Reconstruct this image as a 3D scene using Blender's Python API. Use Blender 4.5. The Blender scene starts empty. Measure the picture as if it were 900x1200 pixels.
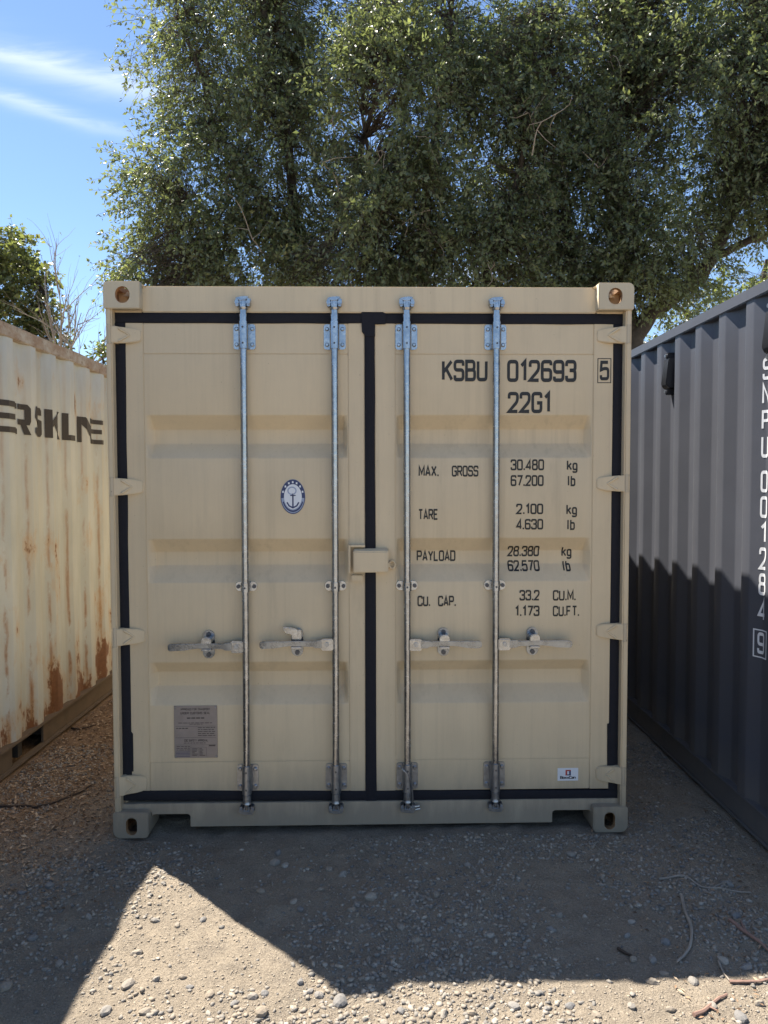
import bpy, bmesh, math, random
import numpy as np
from mathutils import Vector, Matrix

rad = math.radians
SC = bpy.context.scene
COL = SC.collection
random.seed(7)
RNG = np.random.default_rng(11)

# ------------------------------------------------------------------ camera
F = 850.0                                  # focal length in photo pixels (photo 900 x 1200)
CAM = np.array([0.040, -3.366, 1.677])
PITCH, YAW, ROLL = 0.0424, 0.0056, -0.0023
C_ROT = 0.0154                             # the tan container stands turned by a degree
XL, XR = -2.0685, 1.7803                   # inner faces of the two neighbouring containers


def cam_axes():
    cp, sp, cy, sy = math.cos(PITCH), math.sin(PITCH), math.cos(YAW), math.sin(YAW)
    f = np.array([sy * cp, cy * cp, -sp])
    rt = np.array([cy, -sy, 0.0])
    up = np.cross(rt, f)
    return rt * math.cos(ROLL) + up * math.sin(ROLL), up * math.cos(ROLL) - rt * math.sin(ROLL), f


RT, UP, FW = cam_axes()
cam_d = bpy.data.cameras.new('camera')
cam_d.sensor_fit = 'VERTICAL'
cam_d.sensor_height = 36.0
cam_d.lens = 36.0 * F / 1200.0
cam_d.clip_start = 0.05
cam_d.clip_end = 2000.0
cam = bpy.data.objects.new('camera', cam_d)
COL.objects.link(cam)
M = Matrix((tuple(RT), tuple(UP), tuple(-FW))).transposed().to_4x4()
M.translation = Vector(CAM)
cam.matrix_world = M
SC.camera = cam

# ------------------------------------------------------------------ light
SUN = np.array([-0.434, 0.40, 1.0])
SUN = SUN / np.linalg.norm(SUN)
ELEV = math.asin(SUN[2])
AZ = math.atan2(SUN[0], SUN[1])            # clockwise from +Y
world = bpy.data.worlds.new('World')
SC.world = world
world.use_nodes = True
wn, wl = world.node_tree.nodes, world.node_tree.links
for n in list(wn):
    wn.remove(n)
w_out = wn.new('ShaderNodeOutputWorld')
w_bg = wn.new('ShaderNodeBackground')
w_bg.inputs[1].default_value = 0.076
sky = wn.new('ShaderNodeTexSky')
sky.sky_type = 'NISHITA'
sky.sun_disc = False
sky.sun_elevation = ELEV
sky.sun_rotation = AZ
sky.altitude = 800.0
sky.air_density = 1.0
sky.dust_density = 0.08
sky.ozone_density = 3.2


def wmath(op, a, b=None, c=None):
    n = wn.new('ShaderNodeMath')
    n.operation = op
    for i, v in enumerate((a, b, c)):
        if v is None:
            continue
        if isinstance(v, (int, float)):
            n.inputs[i].default_value = v
        else:
            wl.new(v, n.inputs[i])
    return n.outputs[0]


# thin cirrus streaks spread over the whole sky (direction projected on a plane overhead)
w_tc = wn.new('ShaderNodeTexCoord')
w_sep = wn.new('ShaderNodeSeparateXYZ')
wl.new(w_tc.outputs['Generated'], w_sep.inputs[0])
w_zz = wmath('MAXIMUM', w_sep.outputs[2], 0.08)
w_px = wmath('DIVIDE', w_sep.outputs[0], w_zz)
w_py = wmath('DIVIDE', w_sep.outputs[1], w_zz)
w_cmb = wn.new('ShaderNodeCombineXYZ')
wl.new(w_px, w_cmb.inputs[0])
wl.new(w_py, w_cmb.inputs[1])
w_n1 = wn.new('ShaderNodeTexNoise')
w_n1.inputs['Scale'].default_value = 7.0
w_n1.inputs['Detail'].default_value = 7.0
w_n1.inputs['Roughness'].default_value = 0.62
w_n1.inputs['Distortion'].default_value = 0.6
w_map = wn.new('ShaderNodeMapping')
w_map.inputs['Rotation'].default_value = (0, 0, rad(35))
w_map.inputs['Scale'].default_value = (0.45, 1.5, 1.0)
wl.new(w_cmb.outputs[0], w_map.inputs[0])
wl.new(w_map.outputs[0], w_n1.inputs['Vector'])


def cloud_uv(px, py):
    d = FW + RT * (px - 450) / F - UP * (py - 600) / F
    d = d / np.linalg.norm(d)
    return d[0] / d[2], d[1] / d[2]


def streak(a, b, wid, amp):
    """a soft band of cloud from plane point a to b"""
    (ax, ay), (bx, by) = a, b
    L = math.hypot(bx - ax, by - ay)
    tx, ty = (bx - ax) / L, (by - ay) / L
    dx = wmath('SUBTRACT', w_px, (ax + bx) / 2)
    dy = wmath('SUBTRACT', w_py, (ay + by) / 2)
    s = wmath('ADD', wmath('MULTIPLY', dx, tx), wmath('MULTIPLY', dy, ty))
    q = wmath('ADD', wmath('MULTIPLY', dx, -ty), wmath('MULTIPLY', dy, tx))
    q = wmath('ADD', q, wmath('MULTIPLY', wmath('SUBTRACT', w_n1.outputs[0], 0.5), wid * 2.6))
    es = wmath('POWER', wmath('ABSOLUTE', wmath('DIVIDE', s, L * 0.55)), 4.0)
    eq = wmath('POWER', wmath('DIVIDE', wmath('ABSOLUTE', q), wid), 1.7)
    return wmath('MULTIPLY', wmath('EXPONENT', wmath('MULTIPLY', wmath('ADD', es, eq), -1.0)), amp)


ca, cb, cc_, cd = cloud_uv(-330, -20), cloud_uv(215, 118), cloud_uv(-230, 40), cloud_uv(135, 155)
bands = [streak(ca, cb, 0.065, 0.62), streak(cc_, cd, 0.045, 0.42)]
for k in range(9):
    th = k * 2.4 + 0.6
    r_ = 1.0 + 0.35 * k
    if 0.3 < (th % 6.283) < 2.9 and r_ < 2.5:
        r_ += 1.6
    x0, y0 = r_ * math.cos(th), r_ * math.sin(th)
    bands.append(streak((x0, y0), (x0 + 1.1, y0 - 0.55), 0.11, 0.7))
tot = bands[0]
for b in bands[1:]:
    tot = wmath('MAXIMUM', tot, b)
cl = wmath('MULTIPLY', tot, wmath('ADD', wmath('MULTIPLY', w_n1.outputs[0], 1.2), 0.1))
w_mix = wn.new('ShaderNodeMixRGB')
w_mix.inputs[2].default_value = (6.5, 6.8, 7.2, 1)
wl.new(wmath('MINIMUM', cl, 0.9), w_mix.inputs[0])
wl.new(sky.outputs[0], w_mix.inputs[1])
wl.new(w_mix.outputs[0], w_bg.inputs[0])
wl.new(w_bg.outputs[0], w_out.inputs[0])

sun_d = bpy.data.lights.new('sun', 'SUN')
sun_d.energy = 5.0
sun_d.angle = rad(0.53)
sun_d.color = (1.0, 0.93, 0.83)
sun = bpy.data.objects.new('sun', sun_d)
COL.objects.link(sun)
sun.rotation_euler = Vector(SUN).to_track_quat('Z', 'Y').to_euler()
sun.location = (-9, 8, 20)

vs = SC.view_settings
vs.view_transform = 'Standard'
vs.look = 'None'
vs.exposure = 1.47
vs.gamma = 1.0
vs.use_curve_mapping = False


# ------------------------------------------------------------------ pixel -> place helpers
def ray(px, py):
    return FW + RT * (px - 450) / F - UP * (py - 600) / F


def on_ground(px, py, z=0.0):
    d = ray(px, py)
    return CAM + d * (z - CAM[2]) / d[2]


def on_wall(px, py, X):
    d = ray(px, py)
    return CAM + d * (X - CAM[0]) / d[0]


def at_depth(px, py, Y):
    d = ray(px, py)
    return CAM + d * (Y - CAM[1]) / d[1]


# homography photo -> container front rectangle
_src = [(123.5, 329.5), (741, 330), (132, 986), (735.5, 977.5)]
_dst = [(-1.219, 2.591), (1.219, 2.591), (-1.219, 0), (1.219, 0)]
_A, _b = [], []
for (x, y), (u, v) in zip(_src, _dst):
    _A.append([x, y, 1, 0, 0, 0, -u * x, -u * y]); _b.append(u)
    _A.append([0, 0, 0, x, y, 1, -v * x, -v * y]); _b.append(v)
_h = np.linalg.solve(np.array(_A, float), np.array(_b, float))


def fp(px, py, depth=0.0):
    """photo pixel -> (u, h) on the container end, for a surface set back by depth"""
    w = _h[6] * px + _h[7] * py + 1
    u, v = (_h[0] * px + _h[1] * py + _h[2]) / w, (_h[3] * px + _h[4] * py + _h[5]) / w
    k = depth / 3.37
    return u + (u - 0.04) * k, v + (v - CAM[2]) * k


def fu(px, py=650, d=0.0):
    return fp(px, py, d)[0]


def fh(py, px=430, d=0.0):
    return fp(px, py, d)[1]


# ------------------------------------------------------------------ materials
def new_mat(name):
    m = bpy.data.materials.new(name)
    m.use_nodes = True
    nt = m.node_tree
    for n in list(nt.nodes):
        nt.nodes.remove(n)
    out = nt.nodes.new('ShaderNodeOutputMaterial')
    p = nt.nodes.new('ShaderNodeBsdfPrincipled')
    nt.links.new(p.outputs[0], out.inputs[0])
    return m, nt, p, out


class NB:
    def __init__(s, nt):
        s.nt = nt

    def n(s, t, **kw):
        n = s.nt.nodes.new(t)
        for k, v in kw.items():
            setattr(n, k, v)
        return n

    def link(s, a, b):
        s.nt.links.new(a, b)

    def val(s, v, sock):
        if isinstance(v, (int, float)):
            sock.default_value = v
        elif isinstance(v, (tuple, list)):
            sock.default_value = (*v, 1) if len(v) == 3 and len(sock.default_value) == 4 else v
        else:
            s.link(v, sock)

    def math(s, op, a, b=0.0, c=0.0, clamp=False):
        n = s.n('ShaderNodeMath', operation=op, use_clamp=clamp)
        for i, v in enumerate((a, b, c)):
            s.val(v, n.inputs[i])
        return n.outputs[0]

    def coord(s, which='Object', scale=(1, 1, 1), loc=(0, 0, 0)):
        t = s.n('ShaderNodeTexCoord')
        m = s.n('ShaderNodeMapping')
        m.inputs['Scale'].default_value = scale
        m.inputs['Location'].default_value = loc
        s.link(t.outputs[which], m.inputs[0])
        return m.outputs[0]

    def noise(s, vec, scale, detail=4, rough=0.55, dist=0.0, color=False):
        n = s.n('ShaderNodeTexNoise')
        s.link(vec, n.inputs['Vector'])
        n.inputs['Scale'].default_value = scale
        n.inputs['Detail'].default_value = detail
        n.inputs['Roughness'].default_value = rough
        n.inputs['Distortion'].default_value = dist
        return n.outputs[1 if color else 0]

    def ramp(s, fac, *stops):
        r = s.n('ShaderNodeValToRGB')
        e = r.color_ramp.elements
        while len(e) < len(stops):
            e.new(0.5)
        for el, (p, c) in zip(e, stops):
            el.position = p
            el.color = (c, c, c, 1) if isinstance(c, (int, float)) else (*c, 1)
        s.link(fac, r.inputs[0])
        return r.outputs[0]

    def mix(s, fac, a, b, mode='MIX'):
        n = s.n('ShaderNodeMixRGB', blend_type=mode)
        s.val(fac, n.inputs[0])
        s.val(a, n.inputs[1])
        s.val(b, n.inputs[2])
        return n.outputs[0]

    def sep(s, vec):
        n = s.n('ShaderNodeSeparateXYZ')
        s.link(vec, n.inputs[0])
        return n.outputs

    def bump(s, h, strength, dist, p):
        n = s.n('ShaderNodeBump')
        n.inputs['Strength'].default_value = strength
        n.inputs['Distance'].default_value = dist
        s.link(h, n.inputs['Height'])
        s.link(n.outputs[0], p.inputs['Normal'])


def mat_paint(name, base, rough=0.45, streak_amt=0.35, dirt=(0.16, 0.13, 0.10), dust=0.0, spec=0.5, chips=0.0):
    """aged sprayed steel paint: mottling, vertical rain streaks, a few specks"""
    m, nt, p, _ = new_mat(name)
    b = NB(nt)
    o = b.coord('Object')
    mott = b.noise(o, 2.3, 5, 0.6)
    c = b.mix(b.ramp(mott, (0.3, 0.0), (0.7, 1.0)), tuple(x * 0.93 for x in base), tuple(min(1, x * 1.05) for x in base))
    sv = b.coord('Object', (26, 26, 0.55))
    st = b.ramp(b.noise(sv, 1.0, 4, 0.6), (0.50, 0.0), (0.78, 1.0))
    sm = b.math('MULTIPLY', st, b.ramp(b.noise(o, 1.4, 3), (0.35, 0.1), (0.7, 1.0)))
    c = b.mix(b.math('MULTIPLY', sm, streak_amt), c, dirt)
    fine = b.ramp(b.noise(b.coord('Object', (90, 90, 6)), 1.0, 3, 0.7), (0.45, 0.0), (0.8, 1.0))
    c = b.mix(b.math('MULTIPLY', fine, streak_amt * 0.22), c, dirt)
    scr = b.ramp(b.noise(b.coord('Object', (3, 3, 34), (1, 0, 5)), 1.0, 5, 0.7, 2.2), (0.72, 0.0), (0.745, 1.0))
    c = b.mix(b.math('MULTIPLY', scr, streak_amt * 0.7), c, dirt)
    bl = b.ramp(b.noise(b.coord('Object', (5, 5, 1.2), (7, 0, 2)), 1.0, 6, 0.7), (0.58, 0.0), (0.72, 1.0))
    c = b.mix(b.math('MULTIPLY', bl, streak_amt * 0.55), c, dirt)
    sp = b.ramp(b.noise(o, 95, 2, 0.5), (0.735, 0.0), (0.76, 1.0))
    c = b.mix(b.math('MULTIPLY', sp, 0.35 + chips), c, tuple(x * 0.6 for x in dirt))
    if dust > 0:
        z = b.sep(o)[2]
        dn = b.noise(b.coord('Object', (14, 14, 3)), 1.0, 5, 0.65)
        g = b.math('SUBTRACT', 1.0, b.math('DIVIDE', z, 0.42), clamp=True)
        f = b.ramp(b.math('MULTIPLY', b.math('ADD', dn, 0.25), g), (0.12, 0.0), (0.6, 1.0))
        c = b.mix(b.math('MULTIPLY', f, dust), c, (0.24, 0.205, 0.16))
    b.link(c, p.inputs['Base Color'])
    p.inputs['Specular IOR Level'].default_value = spec
    b.link(b.math('ADD', rough - 0.08, b.math('MULTIPLY', mott, 0.2)), p.inputs['Roughness'])
    h = b.math('ADD', b.math('MULTIPLY', b.noise(o, 5, 2), 1.0), b.math('MULTIPLY', b.noise(o, 220, 2), 0.05))
    b.bump(h, 0.25, 0.006, p)
    return m


def mat_plain(name, base, rough=0.5, metallic=0.0, var=0.12, scale=40, bump=0.15, spec=0.5):
    m, nt, p, _ = new_mat(name)
    b = NB(nt)
    o = b.coord('Object')
    n = b.noise(o, scale, 4, 0.6)
    c = b.mix(n, tuple(x * (1 - var) for x in base), tuple(min(1, x * (1 + var)) for x in base))
    b.link(c, p.inputs['Base Color'])
    p.inputs['Metallic'].default_value = metallic
    p.inputs['Specular IOR Level'].default_value = spec
    b.link(b.math('ADD', rough - 0.1, b.math('MULTIPLY', n, 0.2)), p.inputs['Roughness'])
    if bump:
        b.bump(n, bump, 0.003, p)
    return m


M_TAN = mat_paint('tan_paint', (0.635, 0.51, 0.335), 0.45, 0.34, (0.25, 0.20, 0.14), dust=0.8)
M_SILL = mat_paint('sill_paint', (0.56, 0.46, 0.325), 0.55, 0.85, (0.21, 0.175, 0.135), dust=0.85)
M_CASTT = mat_paint('casting_paint_clean', (0.58, 0.475, 0.32), 0.5, 0.35, (0.22, 0.16, 0.10), chips=0.4)
M_CAST = mat_paint('casting_paint', (0.54, 0.445, 0.31), 0.55, 0.45, (0.20, 0.14, 0.09), dust=0.9, chips=0.5)
M_SLATE = mat_paint('slate_paint', (0.076, 0.081, 0.098), 0.42, 0.14, (0.10, 0.10, 0.10), dust=0.35, spec=0.4)
M_GASKET = mat_plain('black_rubber', (0.019, 0.019, 0.024), 0.8, 0, 0.3, 60, 0.3, 0.15)
M_ZINC = mat_plain('zinc_plate', (0.37, 0.39, 0.42), 0.25, 1.0, 0.5, 34, 0.35)
M_LEVER = mat_plain('worn_zinc', (0.25, 0.27, 0.30), 0.28, 1.0, 0.55, 26, 0.4)
M_ZINCD = mat_plain('dull_zinc', (0.33, 0.345, 0.37), 0.36, 0.9, 0.45, 50, 0.35)
M_BOLT = mat_plain('dark_bolt', (0.10, 0.10, 0.11), 0.5, 0.6, 0.4, 80, 0.2)
M_INK = mat_plain('black_lettering', (0.014, 0.013, 0.013), 0.5, 0, 0.3, 60, 0.0)
M_WINK = mat_plain('white_lettering', (0.72, 0.73, 0.74), 0.5, 0, 0.08, 60, 0.0)
M_STICK = mat_plain('white_vinyl', (0.70, 0.72, 0.76), 0.35, 0, 0.05, 60, 0.0)
M_NAVY = mat_plain('navy_print', (0.020, 0.035, 0.12), 0.4, 0, 0.3, 120, 0.0)
M_PALEB = mat_plain('pale_blue_print', (0.30, 0.36, 0.50), 0.4, 0, 0.2, 120, 0.0)
M_RED = mat_plain('red_print', (0.40, 0.05, 0.04), 0.4, 0, 0.1, 60, 0.0)
M_PLATE = mat_plain('dull_aluminium', (0.30, 0.255, 0.23), 0.45, 0.35, 0.2, 25, 0.2)
M_PTXT = mat_plain('plate_print', (0.075, 0.06, 0.055), 0.5, 0, 0.3, 60, 0.0)
M_PTXB = mat_plain('plate_blue_print', (0.09, 0.085, 0.13), 0.5, 0, 0.3, 60, 0.0)
M_DARK = mat_plain('underframe_paint', (0.045, 0.04, 0.036), 0.7, 0, 0.3, 8, 0.2)
M_VENT = mat_plain('vent_plastic', (0.016, 0.017, 0.022), 0.5, 0, 0.2, 60, 0.1)


def mat_rusty_white():
    m, nt, p, _ = new_mat('weathered_cream_paint')
    b = NB(nt)
    o = b.coord('Object')
    x, y, z = b.sep(o)
    base = b.mix(b.ramp(b.noise(o, 1.6, 5, 0.6), (0.3, 0.0), (0.7, 1.0)), (0.395, 0.44, 0.45), (0.475, 0.52, 0.52))
    # greenish / blue-grey soot bloom
    base = b.mix(b.math('MULTIPLY', b.ramp(b.noise(b.coord('Object', (1, 3.2, 0.8), (4, 1, 2)), 1.5, 5, 0.6), (0.45, 0.0), (0.75, 1.0)), 0.6), base, (0.29, 0.325, 0.32))
    # yellow rain staining, running down
    run = b.noise(b.coord('Object', (8, 13, 0.35), (2, 0, 0)), 1.0, 5, 0.6)
    base = b.mix(b.math('MULTIPLY', b.ramp(run, (0.46, 0.0), (0.70, 1.0)), 0.30), base, (0.42, 0.36, 0.24))
    # thin rust runs along the bends
    ph = b.math('DIVIDE', b.math('SUBTRACT', y, L_PHASE), 0.278)
    fr = b.math('FRACT', ph)
    wob = b.math('MULTIPLY', b.math('SUBTRACT', b.noise(b.coord('Object', (1, 20, 6)), 1.0, 3), 0.5), 0.10)
    def edge(pos, wid):
        d = b.math('ABSOLUTE', b.math('SUBTRACT', b.math('ADD', fr, wob), pos))
        return b.math('SUBTRACT', 1.0, b.math('DIVIDE', d, wid), clamp=True)
    brk = b.ramp(b.noise(b.coord('Object', (1, 3.6, 1.6), (0, 5, 3)), 1.6, 6, 0.7), (0.44, 0.0), (0.56, 1.0))
    low = b.math('SUBTRACT', 1.12, b.math('DIVIDE', z, 2.2), clamp=True)
    line = b.math('MULTIPLY', b.math('MAXIMUM', edge(0.28, 0.06), edge(0.76, 0.05)), b.math('MULTIPLY', brk, low))
    rust_c = b.mix(b.noise(o, 26, 5, 0.7), (0.11, 0.038, 0.014), (0.34, 0.16, 0.06))
    halo = b.math('MULTIPLY', b.math('MAXIMUM', edge(0.27, 0.15), edge(0.76, 0.14)), b.math('MULTIPLY', brk, low))
    base = b.mix(b.math('MULTIPLY', halo, 0.42), base, (0.43, 0.30, 0.15))
    base = b.mix(b.math('MULTIPLY', b.math('POWER', line, 0.7), 0.9), base, rust_c)
    # rust eating up from the lower edge, in ragged patches with runs below them
    pn = b.noise(b.coord('Object', (1, 5.2, 2.3), (0, 1.7, 0.4)), 1.0, 6, 0.68)
    hgt = b.math('SUBTRACT', 1.0, b.math('DIVIDE', b.math('SUBTRACT', z, 0.10), 0.75), clamp=True)
    pm = b.ramp(b.math('ADD', pn, b.math('MULTIPLY', hgt, 0.20)), (0.655, 0.0), (0.70, 1.0))
    ph2 = b.ramp(b.math('ADD', pn, b.math('MULTIPLY', hgt, 0.20)), (0.56, 0.0), (0.69, 1.0))
    base = b.mix(b.math('MULTIPLY', ph2, 0.6), base, (0.42, 0.27, 0.13))
    base = b.mix(b.math('MULTIPLY', pm, 0.92), base, b.mix(b.noise(o, 40, 5, 0.75), (0.05, 0.022, 0.012), (0.25, 0.10, 0.04)))
    # scrapes
    sc_ = b.ramp(b.noise(b.coord('Object', (1, 9, 22), (0, 3, 1)), 1.0, 6, 0.75, 1.5), (0.68, 0.0), (0.72, 1.0))
    base = b.mix(b.math('MULTIPLY', sc_, 0.45), base, (0.20, 0.19, 0.17))
    b.link(base, p.inputs['Base Color'])
    p.inputs['Roughness'].default_value = 0.6
    p.inputs['Specular IOR Level'].default_value = 0.3
    h = b.math('ADD', b.noise(o, 4, 3), b.math('MULTIPLY', b.noise(o, 60, 4, 0.7), 0.12))
    b.bump(h, 0.5, 0.01, p)
    return m


def mat_rusty_rail():
    m, nt, p, _ = new_mat('rusty_rail_paint')
    b = NB(nt)
    o = b.coord('Object')
    n = b.noise(b.coord('Object', (4, 3, 5)), 2.2, 6, 0.7)
    c = b.mix(b.ramp(n, (0.36, 0.0), (0.62, 1.0)), (0.40, 0.37, 0.31), (0.27, 0.19, 0.13))
    c = b.mix(b.ramp(b.noise(o, 30, 5, 0.7), (0.55, 0.0), (0.7, 0.8)), c, (0.11, 0.055, 0.028))
    b.link(c, p.inputs['Base Color'])
    p.inputs['Roughness'].default_value = 0.75
    b.bump(b.noise(o, 50, 5, 0.7), 0.5, 0.006, p)
    return m


M_RAIL = mat_rusty_rail()
M_BRAIL = mat_plain('brown_rail_paint', (0.135, 0.105, 0.078), 0.75, 0, 0.35, 12, 0.4, 0.2)


def mat_rust_inside():
    m, nt, p, _ = new_mat('rusty_steel')
    b = NB(nt)
    o = b.coord('Object')
    c = b.mix(b.noise(o, 30, 5, 0.7), (0.20, 0.10, 0.045), (0.42, 0.26, 0.13))
    b.link(c, p.inputs['Base Color'])
    p.inputs['Roughness'].default_value = 0.8
    b.bump(b.noise(o, 90, 4), 0.5, 0.004, p)
    return m


M_RUST = mat_rust_inside()


def mat_ground():
    m, nt, p, _ = new_mat('dry_dirt')
    b = NB(nt)
    o = b.coord('Object')
    x, y, z = b.sep(o)
    big = b.ramp(b.noise(o, 0.9, 5, 0.6), (0.33, 0.0), (0.67, 1.0))
    c = b.mix(big, (0.305, 0.256, 0.196), (0.415, 0.345, 0.258))
    c = b.mix(b.ramp(b.noise(o, 9, 6, 0.7), (0.35, 0.0), (0.7, 1.0)), b.mix(0.6, c, (0.14, 0.12, 0.10)), c)
    c = b.mix(b.math('MULTIPLY', b.ramp(b.noise(o, 140, 3, 0.6), (0.4, 0.0), (0.75, 1.0)), 0.6), c, (0.50, 0.43, 0.335))
    c = b.mix(b.math('MULTIPLY', b.ramp(b.noise(o, 260, 2, 0.6), (0.52, 0.0), (0.7, 1.0)), 0.5), c, (0.10, 0.088, 0.076))
    # grey crushed-rock fines over the driving lane, browner litter-covered soil between the containers
    lit = b.math('MULTIPLY', b.ramp(b.math('ADD', x, b.math('MULTIPLY', b.noise(o, 1.8, 4), 0.9)), (0.0, 1.0), (0.02, 0.0)), 1.0)
    xx = b.math('ADD', b.math('MULTIPLY', x, -1.0), b.math('MULTIPLY', b.math('SUBTRACT', b.noise(o, 1.8, 4), 0.5), 0.8))
    yy = b.math('ADD', y, b.math('MULTIPLY', b.math('SUBTRACT', b.noise(o, 2.2, 4), 0.5), 0.8))
    lm = b.math('MULTIPLY', b.math('SUBTRACT', b.math('MULTIPLY', xx, 2.0), 2.3, clamp=True), b.math('ADD', b.math('MULTIPLY', yy, 1.6), 0.55, clamp=True), clamp=True)
    c = b.mix(b.math('MULTIPLY', lm, 0.75), c, b.mix(b.noise(o, 45, 5, 0.7), (0.17, 0.105, 0.062), (0.36, 0.235, 0.14)))
    b.link(c, p.inputs['Base Color'])
    p.inputs['Roughness'].default_value = 0.95
    p.inputs['Specular IOR Level'].default_value = 0.15
    h = b.math('ADD', b.math('MULTIPLY', b.noise(o, 38, 7, 0.75), 1.0), b.math('MULTIPLY', b.noise(o, 240, 3), 0.25))
    b.bump(h, 1.0, 0.022, p)
    return m


def mat_stones(name, lo, hi, per='island'):
    m, nt, p, _ = new_mat(name)
    b = NB(nt)
    if per == 'island':
        r = b.n('ShaderNodeNewGeometry').outputs['Random Per Island']
    else:
        r = b.n('ShaderNodeObjectInfo').outputs['Random']
    o = b.coord('Object')
    c = b.ramp(r, (0.0, lo), (0.35, tuple((a + d) / 2 * 0.95 for a, d in zip(lo, hi))), (0.7, (0.31, 0.255, 0.19)), (1.0, hi))
    c = b.mix(b.math('MULTIPLY', b.noise(o, 60, 4, 0.7), 0.4), c, (0.12, 0.11, 0.10))
    b.link(c, p.inputs['Base Color'])
    p.inputs['Roughness'].default_value = 0.85
    b.bump(b.noise(o, 90, 4), 0.4, 0.004, p)
    return m


M_GRAVEL = mat_stones('gravel_stone', (0.17, 0.16, 0.145), (0.46, 0.41, 0.34))
M_STONE = mat_stones('loose_stone', (0.19, 0.185, 0.18), (0.42, 0.38, 0.32), 'object')


def mat_leaf(name, dark, light, yellow, trans=0.35):
    m, nt, p, out = new_mat(name)
    b = NB(nt)
    r = b.n('ShaderNodeNewGeometry').outputs['Random Per Island']
    o = b.coord('Object')
    c = b.ramp(r, (0.0, dark), (0.55, tuple((a + d) / 2 for a, d in zip(dark, light))), (0.9, light), (1.0, yellow))
    c = b.mix(b.math('MULTIPLY', b.ramp(b.noise(o, 0.9, 4), (0.4, 0.0), (0.68, 1.0)), 0.55), c, light)
    b.link(c, p.inputs['Base Color'])
    p.inputs['Roughness'].default_value = 0.36
    p.inputs['Specular IOR Level'].default_value = 0.7
    t = b.n('ShaderNodeBsdfTranslucent')
    b.link(b.mix(0.5, c, (0.30, 0.34, 0.05)), t.inputs[0])
    mx = b.n('ShaderNodeMixShader')
    mx.inputs[0].default_value = trans
    b.link(p.outputs[0], mx.inputs[1])
    b.link(t.outputs[0], mx.inputs[2])
    b.link(mx.outputs[0], out.inputs[0])
    return m


M_LEAF = mat_leaf('elm_leaf', (0.085, 0.118, 0.076), (0.155, 0.195, 0.115), (0.23, 0.26, 0.11), 0.5)
M_LEAF2 = mat_leaf('maple_leaf', (0.085, 0.112, 0.050), (0.165, 0.19, 0.075), (0.26, 0.21, 0.08), 0.5)
M_LEAF3 = mat_leaf('far_leaf', (0.07, 0.10, 0.035), (0.14, 0.18, 0.06), (0.22, 0.24, 0.08), 0.45)
M_BARK = mat_plain('grey_bark', (0.085, 0.072, 0.060), 0.9, 0, 0.5, 14, 0.8, 0.1)
M_DTWIG = mat_plain('dark_twig', (0.075, 0.055, 0.042), 0.85, 0, 0.3, 20, 0.3, 0.2)
M_RTWIG = mat_plain('reddish_twig', (0.26, 0.165, 0.13), 0.85, 0, 0.3, 20, 0.3, 0.2)
M_TWIG = mat_plain('pale_twig', (0.30, 0.26, 0.215), 0.85, 0, 0.3, 20, 0.3, 0.2)


def mat_litter():
    m, nt, p, _ = new_mat('dry_litter')
    b = NB(nt)
    r = b.n('ShaderNodeNewGeometry').outputs['Random Per Island']
    c = b.ramp(r, (0.0, (0.10, 0.06, 0.035)), (0.5, (0.27, 0.17, 0.10)), (1.0, (0.46, 0.36, 0.25)))
    b.link(c, p.inputs['Base Color'])
    p.inputs['Roughness'].default_value = 0.85
    return m


M_LITTER = mat_litter()


# ------------------------------------------------------------------ mesh helpers
def tag(o, label=None, cat=None, group=None, kind=None):
    for k, v in (('label', label), ('category', cat), ('group', group), ('kind', kind)):
        if v:
            o[k] = v
    return o


def empty(name, loc=(0, 0, 0), rz=0.0):
    o = bpy.data.objects.new(name, None)
    COL.objects.link(o)
    o.location = loc
    o.rotation_euler = (0, 0, rz)
    o.empty_display_size = 0.2
    return o


def link(name, me, mat, parent=None):
    o = bpy.data.objects.new(name, me)
    COL.objects.link(o)
    if mat is not None and not me.materials:
        me.materials.append(mat)
    if parent is not None:
        o.parent = parent
    return o


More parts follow.
